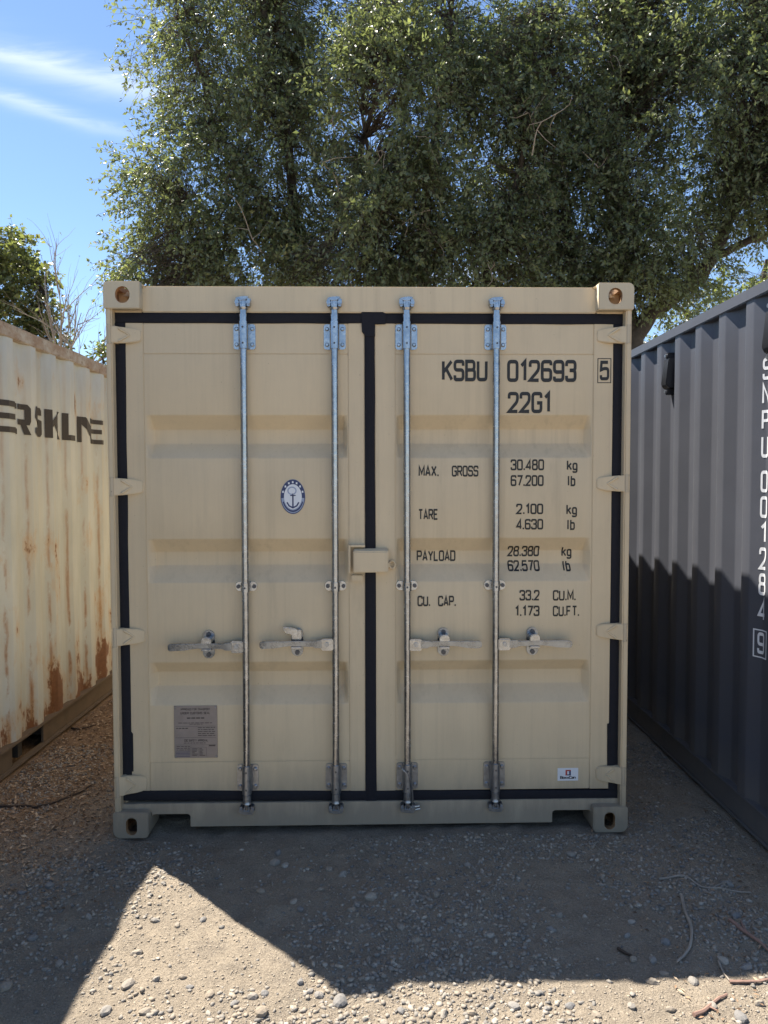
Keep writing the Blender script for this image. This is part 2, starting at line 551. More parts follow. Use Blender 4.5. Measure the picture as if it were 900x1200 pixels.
class MB:
    def __init__(s):
        s.v, s.f = [], []

    def add(s, verts, faces):
        k = len(s.v)
        s.v += [tuple(p) for p in verts]
        s.f += [tuple(i + k for i in f) for f in faces]
        return s

    def box(s, x0, x1, y0, y1, z0, z1):
        vs_ = [(x, y, z) for x in (x0, x1) for y in (y0, y1) for z in (z0, z1)]
        return s.add(vs_, [(0, 1, 3, 2), (4, 6, 7, 5), (0, 4, 5, 1), (2, 3, 7, 6), (0, 2, 6, 4), (1, 5, 7, 3)])

    def loft(s, secs, cap=True):
        """secs: list of rings (same count)"""
        n = len(secs[0])
        vs_ = [p for r in secs for p in r]
        fs = []
        for i in range(len(secs) - 1):
            for j in range(n):
                a, b_ = i * n + j, i * n + (j + 1) % n
                fs.append((a, b_, b_ + n, a + n))
        if cap:
            fs.append(tuple(range(n))[::-1])
            fs.append(tuple((len(secs) - 1) * n + j for j in range(n)))
        return s.add(vs_, fs)

    def boxloft(s, secs):
        """secs of (x, zc, half_h, y_front, y_back) lofted along x"""
        return s.loft([[(x, yf, zc - hh), (x, yf, zc + hh), (x, yb, zc + hh), (x, yb, zc - hh)] for x, zc, hh, yf, yb in secs])

    def tube(s, pts, rads, n=8, cap=True):
        pts = [Vector(p) for p in pts]
        if isinstance(rads, (int, float)):
            rads = [rads] * len(pts)
        rings = []
        nrm = None
        for i, p in enumerate(pts):
            d = (pts[min(i + 1, len(pts) - 1)] - pts[max(i - 1, 0)])
            d = d.normalized() if d.length > 1e-9 else Vector((0, 0, 1))
            if nrm is None:
                a = Vector((1, 0, 0)) if abs(d.x) < 0.8 else Vector((0, 1, 0))
                nrm = d.cross(a).normalized()
            nrm = (nrm - d * nrm.dot(d)).normalized()
            bi = d.cross(nrm)
            rings.append([tuple(p + (nrm * math.cos(t) + bi * math.sin(t)) * rads[i]) for t in [2 * math.pi * k / n for k in range(n)]])
        return s.loft(rings, cap)

    def cyl_y(s, x, z, r, y0, y1, n=12):
        return s.tube([(x, y0, z), (x, y1, z)], r, n)

    def prism(s, outline, y0, y1):
        """outline in (x, z), extruded along y"""
        return s.loft([[(x, y0, z) for x, z in outline], [(x, y1, z) for x, z in outline]])

    def mesh(s, name, bevel=0.0, smooth=None, seg=2):
        me = bpy.data.meshes.new(name)
        me.from_pydata(s.v, [], s.f)
        bm = bmesh.new()
        bm.from_mesh(me)
        bmesh.ops.recalc_face_normals(bm, faces=bm.faces)
        if bevel > 0:
            ed = [e for e in bm.edges if len(e.link_faces) == 2 and e.calc_face_angle(0) > 0.5]
            bmesh.ops.bevel(bm, geom=ed, offset=bevel, segments=seg, affect='EDGES', clamp_overlap=True)
        if smooth:
            for f in bm.faces:
                f.smooth = True
            for e in bm.edges:
                if len(e.link_faces) == 2 and e.calc_face_angle(0) > smooth:
                    e.smooth = False
        bm.to_mesh(me)
        bm.free()
        return me

    def build(s, name, mat, parent=None, bevel=0.0, smooth=None, seg=2):
        return link(name, s.mesh(name, bevel, smooth, seg), mat, parent)


# ------------------------------------------------------------------ stroke lettering
R_ = 0.15
GL = {
    '0': [('c', (0, 0), (.5, 0), (.5, 1), (0, 1))], 'O': [('c', (0, 0), (.5, 0), (.5, 1), (0, 1))],
    '1': [('o', (.04, .78, 0), (.25, 1, 0), (.25, 0))],
    '2': [('o', (0, .72), (0, 1), (.5, 1), (.5, .56), (0, 0, 0), (.5, 0))],
    '3': [('o', (0, .76), (0, 1), (.5, 1), (.5, .53), (.18, .53)), ('o', (.18, .53), (.5, .53), (.5, 0), (0, 0), (0, .24))],
    '4': [('o', (.4, 0), (.4, 1, 0), (0, .24, 0), (.52, .24))],
    '5': [('o', (.48, 1), (.03, 1, 0), (.0, .54, 0), (.2, .62), (.5, .62), (.5, 0), (0, 0), (0, .22))],
    '6': [('o', (.5, .80), (.5, 1), (0, 1), (0, 0), (.5, 0), (.5, .56), (0, .56, 0))],
    '7': [('o', (0, 1), (.5, 1, 0), (.18, 0))],
    '8': [('c', (.02, .53), (.48, .53), (.48, 1), (.02, 1)), ('c', (0, 0), (.5, 0), (.5, .53), (0, .53))],
    '9': [('o', (.5, .44, 0), (0, .44), (0, 1), (.5, 1), (.5, 0), (0, 0), (0, .2))],
    'A': [('o', (0, 0), (.25, 1, 0), (.5, 0)), ('o', (.09, .28), (.41, .28))],
    'B': [('o', (0, .53), (0, 1, 0), (.47, 1), (.47, .53), (0, .53, 0), (0, 0, 0), (.5, 0), (.5, .53), (.2, .53))],
    'C': [('o', (.5, .74), (.5, 1), (0, 1), (0, 0), (.5, 0), (.5, .26))],
    'D': [('c', (0, 0, 0), (.5, 0), (.5, 1), (0, 1, 0))],
    'E': [('o', (.46, 1), (0, 1, 0), (0, 0, 0), (.46, 0)), ('o', (0, .52), (.38, .52))],
    'F': [('o', (.46, 1), (0, 1, 0), (0, 0)), ('o', (0, .52), (.38, .52))],
    'G': [('o', (.5, .76), (.5, 1), (0, 1), (0, 0), (.5, 0), (.5, .48, 0), (.26, .48))],
    'I': [('o', (.25, 0), (.25, 1))],
    'K': [('o', (0, 0), (0, 1)), ('o', (.5, 1), (.02, .42)), ('o', (.17, .6), (.52, 0))],
    'L': [('o', (0, 1), (0, 0, 0), (.44, 0))],
    'M': [('o', (0, 0), (0, 1, 0), (.29, .25, 0), (.58, 1, 0), (.58, 0))],
    'N': [('o', (0, 0), (0, 1, 0), (.5, 0, 0), (.5, 1))],
    'P': [('o', (0, 0), (0, 1, 0), (.5, 1), (.5, .46), (0, .46))],
    'R': [('o', (0, 0), (0, 1, 0), (.5, 1), (.5, .48), (0, .48)), ('o', (.26, .48), (.52, 0))],
    'S': [('o', (.5, .76), (.5, 1), (0, 1), (0, .53), (.5, .53), (.5, 0), (0, 0), (0, .24))],
    'T': [('o', (0, 1), (.5, 1)), ('o', (.25, 1), (.25, 0))],
    'U': [('o', (0, 1), (0, 0), (.5, 0), (.5, 1))],
    'V': [('o', (0, 1), (.25, 0, 0), (.5, 1))],
    'X': [('o', (0, 1), (.5, 0)), ('o', (0, 0), (.5, 1))],
    'Y': [('o', (0, 1), (.25, .48, 0), (.5, 1)), ('o', (.25, .48), (.25, 0))],
    'Q': [('c', (0, 0), (.5, 0), (.5, 1), (0, 1)), ('o', (.3, .3), (.54, -.04))],
    'k': [('o', (0, 0), (0, 1)), ('o', (.4, .7), (.02, .3)), ('o', (.14, .44), (.42, 0))],
    'g': [('o', (.4, .22, 0), (.4, .02), (0, .02), (0, .68), (.4, .68), (.4, -.28), (0, -.28), (0, -.16))],
    'l': [('o', (.12, 0), (.12, 1))],
    'b': [('o', (0, 1), (0, 0, 0), (.4, 0), (.4, .68), (0, .68))],
    'o': [('c', (0, 0), (.4, 0), (.4, .66), (0, .66))],
    'x': [('o', (0, .66), (.4, 0)), ('o', (0, 0), (.4, .66))],
    'a': [('o', (.02, .66), (.4, .66), (.4, 0)), ('c', (0, 0), (.4, 0), (.4, .38), (0, .38))],
    'n': [('o', (0, 0), (0, .66, 0), (.4, .66), (.4, 0))],
    '.': [('o', (.03, -.06), (.03, .12))],
}
GW = {'M': .58, '1': .34, '.': .06, 'I': .5, 'k': .42, 'g': .4, 'l': .24, 'b': .4, 'L': .44, 'E': .46, 'o': .4, 'x': .4, 'a': .4, 'n': .4}


def fillet(vs_, closed, r):
    pts = []
    n = len(vs_)
    for i, v in enumerate(vs_):
        p = np.array(v[:2], float)
        if (not closed and i in (0, n - 1)) or len(v) == 3:
            pts.append(p)
            continue
        a, b_ = np.array(vs_[i - 1][:2], float), np.array(vs_[(i + 1) % n][:2], float)
        la, lb = np.linalg.norm(a - p), np.linalg.norm(b_ - p)
        rr = min(r, la * 0.49, lb * 0.49)
        q0, q1 = p + (a - p) / la * rr, p + (b_ - p) / lb * rr
        for k in range(6):
            t = k / 5
            pts.append((1 - t) ** 2 * q0 + 2 * t * (1 - t) * p + t * t * q1)
    return pts


def stroke(pts, w, closed):
    n = len(pts)
    L, Rr = [], []
    for i in range(n):
        a = pts[i - 1] if (closed or i > 0) else None
        b_ = pts[(i + 1) % n] if (closed or i < n - 1) else None
        p = pts[i]
        d0 = (p - a) if a is not None else (b_ - p)
        d1 = (b_ - p) if b_ is not None else (p - a)
        d0 = d0 / (np.linalg.norm(d0) + 1e-9)
        d1 = d1 / (np.linalg.norm(d1) + 1e-9)
        n0, n1 = np.array([-d0[1], d0[0]]), np.array([-d1[1], d1[0]])
        m_ = n0 + n1
        m_ = m_ / (np.linalg.norm(m_) + 1e-9)
        k = w / 2 / max(0.42, float(m_ @ n0))
        e = np.zeros(2)
        if not closed and i == 0:
            e = -d1 * w / 2 * 0.0
        L.append(p + m_ * k + e)
        Rr.append(p - m_ * k + e)
    quads = []
    for i in range(n if closed else n - 1):
        j = (i + 1) % n
        quads.append([L[i], Rr[i], Rr[j], L[j]])
    return quads


def text_quads(txt, w=0.13, gap=0.20, space=0.42):
    """quads in glyph units (cap height 1), plus total width; third value = layer"""
    out, x = [], 0.0
    lay = 0
    for ch in txt:
        if ch == ' ':
            x += space
            continue
        for st in GL[ch]:
            closed = st[0] == 'c'
            vs_ = [((v[0] + x), v[1] * (1 - w) + w / 2) + tuple(v[2:]) for v in st[1:]]
            for q in stroke(fillet(vs_, closed, R_), w if ch != '.' else w, closed):
                out.append((q, lay % 3))
            lay += 1
        x += GW.get(ch, .5) + gap
    return out, x - gap


def text_mesh(txt, x0, x1, z0, z1, place, w=0.13, gap=0.20, space=0.42, name='lettering'):
    q, W = text_quads(txt, w, gap, space)
    v, f = [], []
    for quad, lay in q:
        k = len(v)
        for p in quad:
            x = x0 + (p[0] + w / 2) / (W + w) * (x1 - x0)
            z = z0 + p[1] * (z1 - z0)
            v.append(place(x, z, lay))
        f.append((k, k + 1, k + 2, k + 3))
    me = bpy.data.meshes.new(name)
    me.from_pydata(v, [], f)
    return me


# ------------------------------------------------------------------ numpy noise
_perm = np.random.default_rng(3).random((64, 64, 64)).astype(np.float32)


def vnoise(P):
    P = np.asarray(P, float)
    i = np.floor(P).astype(int)
    f = P - i
    f = f * f * (3 - 2 * f)
    i0, i1 = i & 63, (i + 1) & 63
    r = 0
    for a in (0, 1):
        for b_ in (0, 1):
            for c in (0, 1):
                wgt = (f[..., 0] if a else 1 - f[..., 0]) * (f[..., 1] if b_ else 1 - f[..., 1]) * (f[..., 2] if c else 1 - f[..., 2])
                r = r + wgt * _perm[(i1 if a else i0)[..., 0], (i1 if b_ else i0)[..., 1], (i1 if c else i0)[..., 2]]
    return r


def fbm(P, o=4):
    P = np.asarray(P, float)
    s, a, t = 0, 1.0, 0
    for k in range(o):
        s = s + a * vnoise(P * 2 ** k + 7.3 * k)
        t += a
        a *= 0.55
    return s / t


def fast_mesh(name, V, faces_flat, per):
    me = bpy.data.meshes.new(name)
    V = np.asarray(V, np.float32)
    me.vertices.add(len(V))
    me.vertices.foreach_set('co', V.ravel())
    nf = len(faces_flat) // per
    me.loops.add(len(faces_flat))
    me.loops.foreach_set('vertex_index', np.asarray(faces_flat, np.int32).ravel())
    me.polygons.add(nf)
    me.polygons.foreach_set('loop_start', np.arange(0, nf * per, per, dtype=np.int32))
    me.update(calc_edges=True)
    me.validate()
    return me


# ------------------------------------------------------------------ ground
def axis(lo, hi, step, far):
    a = list(np.arange(lo, hi + 1e-6, step))
    d, x = step, hi
    while x < far:
        d *= 1.25
        x += d
        a.append(x)
    d, x = step, lo
    while x > -far:
        d *= 1.25
        x -= d
        a.insert(0, x)
    return np.array(a)


def ground_h(x, y):
    x, y = np.asarray(x, float), np.asarray(y, float)
    z0 = np.zeros_like(x)
    h = (fbm(np.stack([x * 2.2, y * 2.2, z0 + 3], -1), 4) - 0.5) * 0.05
    h = h + (fbm(np.stack([x * 16, y * 16, z0 + 9], -1), 3) - 0.5) * 0.022
    r = np.hypot(x, y)
    h = h + np.where(r > 12, (fbm(np.stack([x * .12, y * .12, z0 + 1], -1), 3) - 0.5) * np.minimum((r - 12) * 0.03, 0.8), 0)
    return h - 0.004


gx = axis(-2.7, 2.3, 0.0175, 400)
gy = axis(-2.0, 1.9, 0.0175, 400)
GX, GY = np.meshgrid(gx, gy)
GZ = ground_h(GX, GY)
nx, ny = len(gx), len(gy)
idx = np.arange(nx * ny).reshape(ny, nx)
quads = np.stack([idx[:-1, :-1], idx[:-1, 1:], idx[1:, 1:], idx[1:, :-1]], -1).reshape(-1)
g_me = fast_mesh('ground', np.stack([GX, GY, GZ], -1).reshape(-1, 3), quads, 4)
g_me.polygons.foreach_set('use_smooth', np.ones(len(g_me.polygons), bool))
ground = link('ground', g_me, mat_ground())
tag(ground, kind='structure')


# ------------------------------------------------------------------ corner castings (boolean-cut blocks)
def stadium(cx, cz, rx, hz, n=10):
    pts = []
    for k in range(n + 1):
        t = math.pi * k / n
        pts.append((cx + rx * math.cos(t), cz + hz - rx + rx * math.sin(t)))
    for k in range(n + 1):
        t = math.pi + math.pi * k / n
        pts.append((cx + rx * math.cos(t), cz - hz + rx + rx * math.sin(t)))
    return pts


CW, CD, CH = 0.166, 0.178, 0.124


def casting_mesh(top):
    """left-hand casting: x from 0 (outer side) to CW, y 0 (front) to CD, z 0..CH"""
    # block with rounded outer corners
    r1 = 0.026
    o = []
    def arc(cx, cz, r, t0, t1, n=6):
        for k in range(n + 1):
            t = rad(t0 + (t1 - t0) * k / n)
            o.append((cx + r * math.cos(t), cz + r * math.sin(t)))
    if top:
        arc(r1, CH - r1, r1, 180, 90); arc(CW - .004, CH - .004, .004, 90, 0, 2)
        arc(CW - .004, .004, .004, 0, -90, 2); arc(.006, .006, .006, -90, -180, 2)
    else:
        arc(.012, CH - .012, .012, 180, 90, 4); arc(CW - .006, CH - .006, .006, 90, 0, 2)
        arc(CW - .02, .02, .02, 0, -90, 4); arc(.036, .036, .036, -90, -180)
    blk = MB().prism(o, 0, CD)
    a = link('tmp', blk.mesh('tmp', 0.004, 0.6), M_CAST)
    cutters = [MB().box(.024, CW - .02, .026, CD - .02, .018, CH - .022)]
    hx, hz = (0.088, 0.062) if top else (0.088, 0.058)
    cutters.append(MB().prism(stadium(hx, hz, 0.0325 if top else 0.026, 0.038 if top else 0.042), -0.05, 0.08))
    # side hole
    sd = MB()
    st = stadium(0.09, 0.058, 0.030, 0.036)
    sd.loft([[(-0.05, y, z) for y, z in st], [(0.08, y, z) for y, z in st]])
    cutters.append(sd)
    tp = MB()
    st = stadium(0.083, 0.095, 0.032, 0.055)
    zz = (CH - 0.06, CH + 0.05) if top else (-0.05, 0.06)
    tp.loft([[(x, y, zz[0]) for x, y in st], [(x, y, zz[1]) for x, y in st]])
    cutters.append(tp)
    obs = []
    for c in cutters:
        co = link('cut', c.mesh('cut'), M_RUST)
        obs.append(co)
        md = a.modifiers.new('b', 'BOOLEAN')
        md.object = co
        md.operation = 'DIFFERENCE'
        md.solver = 'EXACT'
        md.material_mode = 'TRANSFER'
    dg = bpy.context.evaluated_depsgraph_get()
    me = bpy.data.meshes.new_from_object(a.evaluated_get(dg))
    me.name = 'corner_casting'
    for ob in obs + [a]:
        d = ob.data
        bpy.data.objects.remove(ob)
        bpy.data.meshes.remove(d)
    return me


CAST_T, CAST_B = casting_mesh(True), casting_mesh(False)


def flipped(me, sx, sy):
    m2 = me.copy()
    m2.transform(Matrix.Diagonal((sx, sy, 1, 1)))
    if sx * sy < 0:
        m2.flip_normals()
    return m2


def recolour(me, mat):
    m2 = me.copy()
    if len(m2.materials):
        m2.materials[0] = mat
    return m2


def castings(parent, hw, y0, y1, h, mat=None):
    for sx in (1, -1):
        for sy in (1, -1):
            for top in (True, False):
                me = flipped(CAST_T if top else CAST_B, sx, sy)
                if mat or top:
                    me.materials[0] = mat or M_CASTT
                o = link('corner_casting', me, None, parent)
                o.location = (-hw * sx, y0 if sy > 0 else y1, h - CH if top else 0.0)


# ------------------------------------------------------------------ corrugated wall
def corr_profile(y0, y1, phase, depth=0.036, pitch=0.278):
    """list of (y, inset); outer flat starts at phase, going towards -y: outer .072, slope .068, inner .070, slope .068"""
    segs = [(0, 0.0), (.072, 0.0), (.140, depth), (.210, depth), (.278, 0.0)]
    pts = []
    k0 = math.floor((y0 - phase) / pitch) - 1
    k1 = math.ceil((y1 - phase) / pitch) + 1
    for k in range(k0, k1 + 1):
        for s, d in segs[:-1]:
            pts.append((phase + k * pitch + s, d))
    pts.sort()
    ys = np.array([p[0] for p in pts])
    ds = np.array([p[1] for p in pts])
    return ys, ds


def wall_mesh(name, x, sgn, y0, y1, z0, z1, phase, thick=0.004, rows=12, dent=0.0, seed=0):
    """sheet in the y-z plane at x, corrugated inwards by sgn, pitch breaks along y"""
    ys, ds = corr_profile(y0, y1, phase)
    # round the bends: split each break into three points
    Y, D = [], []
    for i in range(1, len(ys) - 1):
        a = 0.006
        for t in (-a, 0, a):
            yy = ys[i] + t
            d = np.interp(yy, ys, ds)
            if t == 0:
                d = 0.5 * d + 0.25 * (np.interp(yy - a, ys, ds) + np.interp(yy + a, ys, ds))
            Y.append(yy)
            D.append(d)
    Y, D = np.array(Y), np.array(D)
    ok = (Y > y0) & (Y < y1)
    Y, D = np.concatenate([[y0], Y[ok], [y1]]), np.concatenate([[np.interp(y0, ys, ds)], D[ok], [np.interp(y1, ys, ds)]])
    Z = np.linspace(z0, z1, rows + 1)
    YY, ZZ = np.meshgrid(Y, Z)
    DD = np.tile(D, (rows + 1, 1))
    if dent:
        nz = fbm(np.stack([YY * 1.7, ZZ * 2.0, YY * 0 + seed], -1), 3) - 0.5
        edge = np.minimum(1, np.minimum(ZZ - z0, z1 - ZZ) / 0.12)
        DD = DD + nz * dent * edge
    V = np.stack([x + sgn * DD, YY, ZZ], -1).reshape(-1, 3)
    n = len(Y)
    ix = np.arange(len(V)).reshape(rows + 1, n)
    q = np.stack([ix[:-1, :-1], ix[:-1, 1:], ix[1:, 1:], ix[1:, :-1]], -1)
    if sgn > 0:
        q = q[..., ::-1]
    me = fast_mesh(name, V, q.reshape(-1), 4)
    me.polygons.foreach_set('use_smooth', np.ones(len(me.polygons), bool))
    return me


def roof_mesh(name, x0, x1, y0, y1, z):
    b = MB()
    n = int((y1 - y0) / 0.21)
    ring_t = []
    for i in range(n + 1):
        y = y0 + (y1 - y0) * i / n
        ring_t.append((y, z + (0.02 if i % 2 else 0.0)))
    vs_ = [(x0, y, h) for y, h in ring_t] + [(x1, y, h) for y, h in ring_t]
    m_ = n + 1
    b.add(vs_, [(i, i + 1, i + 1 + m_, i + m_) for i in range(n)])
    return b


# ------------------------------------------------------------------ the tan container
def tan_container():
    T = empty('shipping_container', (0, 0, 0), C_ROT)
    tag(T, 'tan shipping container with closed double doors, chrome locking rods and black door seals', 'container')
    HW, H, LEN = 1.219, 2.591, 6.058
    castings(T, HW, 0.0, LEN, H)
    D_H, D_D, D_G = 0.045, 0.060, 0.053     # set-back of header, door skin, gasket

    # header and sill
    z_ht, z_hb = fh(335.5, 430, D_H), fh(366, 430, D_H)
    hd = MB()
    hd.box(-HW + CW - .004, HW - CW + .004, D_H, 0.15, z_hb, z_ht)
    hd.box(-HW + .03, -HW + CW - .004, D_H + .004, 0.15, z_hb, H - CH + .004)
    hd.box(HW - CW + .004, HW - .03, D_H + .004, 0.15, z_hb, H - CH + .004)
    hd.prism([(-HW + CW - .002, H - .003), (-HW + CW + .02, z_ht - .004), (-HW + CW - .002, z_ht - .01)], D_H - .012, 0.12)
    hd.prism([(HW - CW + .002, H - .003), (HW - CW + .002, z_ht - .01), (HW - CW - .02, z_ht - .004)], D_H - .012, 0.12)
    header = hd.build('header', M_TAN, T, 0.004, 0.6)
    z_st = fh(941, 430, D_H)
    z_sb = fh(968.5, 430, D_H)
    zc_l, zc_r = 0.138, 0.138
    n0, n1 = fu(178, 960, D_H), fu(223, 960, D_H)
    n2, n3 = fu(647, 958, D_H), fu(692, 955, D_H)
    zn_l, zn_r = fh(956.5, 200, D_H), fh(951, 670, D_H)
    def rc(x, z, sx, sz, r=0.012):
        return [(x + sx * r, z), (x + sx * r * .3, z + sz * r * .3), (x, z + sz * r)]
    sl = [(-HW + .03, z_st), (-HW + .03, CH - .02), (n0, CH - .02), (n0, zn_l - .012), (n0 + .004, zn_l - .004), (n0 + .012, zn_l), (n1 - .012, zn_l), (n1 - .004, zn_l - .004), (n1, zn_l - .012), (n1, z_sb),
          (n2, z_sb), (n2, zn_r - .012), (n2 + .004, zn_r - .004), (n2 + .012, zn_r), (n3 - .012, zn_r), (n3 - .004, zn_r - .004), (n3, zn_r - .012), (n3, CH - .02), (HW - .03, CH - .02), (HW - .03, z_st)]
    sill = MB().prism(sl, D_H, 0.16).build('sill', M_SILL, T, 0.003, 0.6)
    # corner posts
    for s in (-1, 1):
        p = MB()
        xa, xb = HW - .034, HW - .006
        p.box(*sorted((s * xa, s * xb)), 0.010, 0.15, CH - .012, H - CH + .012)
        p.box(*sorted((s * (HW - .05), s * xa)), D_D + .006, 0.14, CH - .02, H - CH)
        p.build('corner_post', M_TAN, T, 0.006, 0.6)
    # walls, roof, floor, far end
    for s in (-1, 1):
        link('side_wall', wall_mesh('side_wall', s * (HW - .012), -s, 0.14, LEN - .06, 0.14, H - .05, 0.1, rows=2), M_TAN, T)
        MB().box(*sorted((s * (HW - .07), s * (HW - .006))), 0.14, LEN - .1, H - .07, H - .012).build('top_rail', M_TAN, T, 0.004)
        MB().box(*sorted((s * (HW - .06), s * (HW - .006))), 0.16, LEN - .1, 0.03, 0.16).build('bottom_rail', M_TAN, T, 0.004)
    roof_mesh('roof', -HW + .05, HW - .05, 0.12, LEN - .05, H - .04).build('roof', M_TAN, T)
    MB().box(-HW + .03, HW - .03, 0.14, LEN - .02, 0.12, 0.165).build('floor', M_DARK, T)
    xm = MB()
    for k in range(15):
        xm.box(-HW + .062, HW - .062, 0.35 + k * 0.38, 0.40 + k * 0.38, 0.035, 0.122)
    xm.build('cross_members', M_DARK, T)
    MB().box(-HW + .02, HW - .02, LEN - .05, LEN - .01, 0.1, H - .03).build('end_wall', M_TAN, T, 0.004)

    # ---- doors
    z_dt, z_db = fh(378, 430, D_D), fh(929, 430, D_D)
    z_pt, z_pb = fh(414.5, 430, D_D), fh(892, 430, D_D)
    tr = [(486, 502, 519, 536), (630, 646, 662, 681), (774, 788, 805, 824)]
    doors = {}
    spec = {'L': (149.5, 153, 172, 409, 428.5, 427.5), 'R': (439, 440.5, 462, 692, 717, 713.5)}
    for side, (oa, oa2, ia, ib, ob, ob2) in spec.items():
        u0, u1 = fu((oa + oa2) / 2, 650, D_D), fu((ob + ob2) / 2, 650, D_D)
        i0, i1 = fu(ia + 1.5, 650, D_D), fu(ib, 650, D_D)
        d = MB()
        d.box(u0, i0, D_D, 0.11, z_db, z_dt)
        d.box(i1, u1, D_D, 0.11, z_db, z_dt)
        d.box(i0 - .001, i1 + .001, D_D + .0015, 0.11, z_pt, z_dt - .001)
        d.box(i0 - .001, i1 + .001, D_D + .0015, 0.11, z_db + .001, z_pb)
        door = d.build('door', M_TAN, T, 0.003, 0.6)
        doors[side] = (door, u0, u1, i0, i1)
        # corrugated skin
        yf = D_D + .0035
        dep = 0.058
        prof = [(z_pt - .0006, yf)]
        for a, b_, c, e in tr:
            za, zb, zc, ze = (fh(q, 430, D_D + .02) for q in (a, b_, c, e))
            for zz, yy in ((za, yf), (zb, yf + dep), (zc, yf + dep), (ze, yf)):
                sg = .006
                prof.append((zz, yy))
        prof.append((z_pb + .0006, yf))
        # bend rounding
        P2 = [prof[0]]
        for i in range(1, len(prof) - 1):
            p0, p1, p2 = (np.array(q) for q in prof[i - 1:i + 2])
            a = p1 + (p0 - p1) / np.linalg.norm(p0 - p1) * .005
            c = p1 + (p2 - p1) / np.linalg.norm(p2 - p1) * .005
            P2 += [tuple(a), tuple(.25 * a + .5 * p1 + .25 * c), tuple(c)]
        P2.append(prof[-1])
        cols = [(i0 + .0005, 0.0), (i0 + .006, 0.0), (i0 + .022, 1.0), (i0 + .03, 1.0)] + [(i0 + (i1 - i0) * t, 1.0) for t in (.2, .35, .5, .65, .8)] + [(i1 - .03, 1.0), (i1 - .022, 1.0), (i1 - .006, 0.0), (i1 - .0005, 0.0)]
        vs_, fs = [], []
        for (x, k) in cols:
            for z, y in P2:
                wv = 0.0022 * (float(fbm(np.array([x * 2.5, z * 3, 4.0 + (side == 'R') * 9]), 2)) - .5) * 2 if 0 < k else 0
                vs_.append((x, yf + (y - yf) * k + wv, z))
        m_ = len(P2)
        for i in range(len(cols) - 1):
            for j in range(m_ - 1):
                fs.append((i * m_ + j, i * m_ + j + 1, (i + 1) * m_ + j + 1, (i + 1) * m_ + j))
        me = bpy.data.meshes.new('corrugated_skin')
        me.from_pydata(vs_, [], fs)
        me.update()
        me.polygons.foreach_set('use_smooth', np.ones(len(me.polygons), bool))
        link('corrugated_skin', me, M_TAN, door)
        if side == 'L':
            LD = door
        else:
            RD = door

    # ---- gaskets: rubber strips with slightly wavering edges
    def strip(parent, pa, pb, wa, wb, horiz, seed, y0=D_G):
        """centre pixel run pa -> pb, with edge half widths in px"""
        n = 36
        rings = []
        for i in range(n + 1):
            t = i / n
            cx, cy = pa[0] + (pb[0] - pa[0]) * t, pa[1] + (pb[1] - pa[1]) * t
            hw_ = (wa + (wb - wa) * t)
            e0 = (float(vnoise(np.array([t * 9 + seed, .5, .5]))) - .5) * 1.5
            e1 = (float(vnoise(np.array([t * 8 + seed + 40, .5, .5]))) - .5) * 1.5
            if horiz:
                a, b_ = fp(cx, cy - hw_ + e0, D_G), fp(cx, cy + hw_ + e1, D_G)
            else:
                a, b_ = fp(cx - hw_ + e0, cy, D_G), fp(cx + hw_ + e1, cy, D_G)
            c = ((a[0] + b_[0]) / 2, (a[1] + b_[1]) / 2)
            rings.append([(a[0], y0 + .004, a[1]), (a[0] * .75 + c[0] * .25, y0, a[1] * .75 + c[1] * .25), (b_[0] * .75 + c[0] * .25, y0 + .001, b_[1] * .75 + c[1] * .25), (b_[0], y0 + .004, b_[1]), (b_[0], .10, b_[1]), (a[0], .10, a[1])])
        MB().loft(rings).build('gasket', M_GASKET, parent, 0, 0.7)
    strip(LD, (136, 372), (425, 372.3), 6.2, 6.0, True, 1)
    strip(RD, (449, 372.3), (729.5, 372.6), 5.8, 6.2, True, 2)
    strip(LD, (141.5, 935), (431, 934.5), 6, 5.6, True, 3)
    strip(RD, (438, 934.5), (726, 933.5), 5.6, 6.2, True, 4)
    strip(LD, (142.6, 378.3), (147.6, 929.5), 6.6, 6.8, False, 5)
    strip(RD, (723.8, 379), (719.3, 928), 6.2, 6.2, False, 6)
    strip(LD, (433.4, 390), (434.6, 940), 5.9, 6.3, False, 7, D_G - .002)
    tj = [(423.5, 365.5), (430, 364), (446, 363.5), (452.5, 367), (452, 379), (439.5, 379.5), (439.5, 394), (427.8, 394), (427.6, 392), (424.5, 388), (424, 379)]
    MB().prism([fp(x, y, D_G) for x, y in tj], D_G - .005, .09).build('gasket', M_GASKET, LD, 0.0015)
    # thicker lower end of the side seals
    MB().prism([fp(x, y, D_G) for x, y in ((153, 858), (156, 862), (156.3, 906), (153, 906))], D_G + .001, .09).build('gasket', M_GASKET, LD)
    MB().prism([fp(x, y, D_G) for x, y in ((711.5, 849), (714.5, 848), (714.5, 905), (711.5, 905))], D_G + .001, .09).build('gasket', M_GASKET, RD)

    # ---- hinges
    hin = [(0, 383, 402.5), (0, 559, 579), (0, 734, 754), (0, 907, 929)]
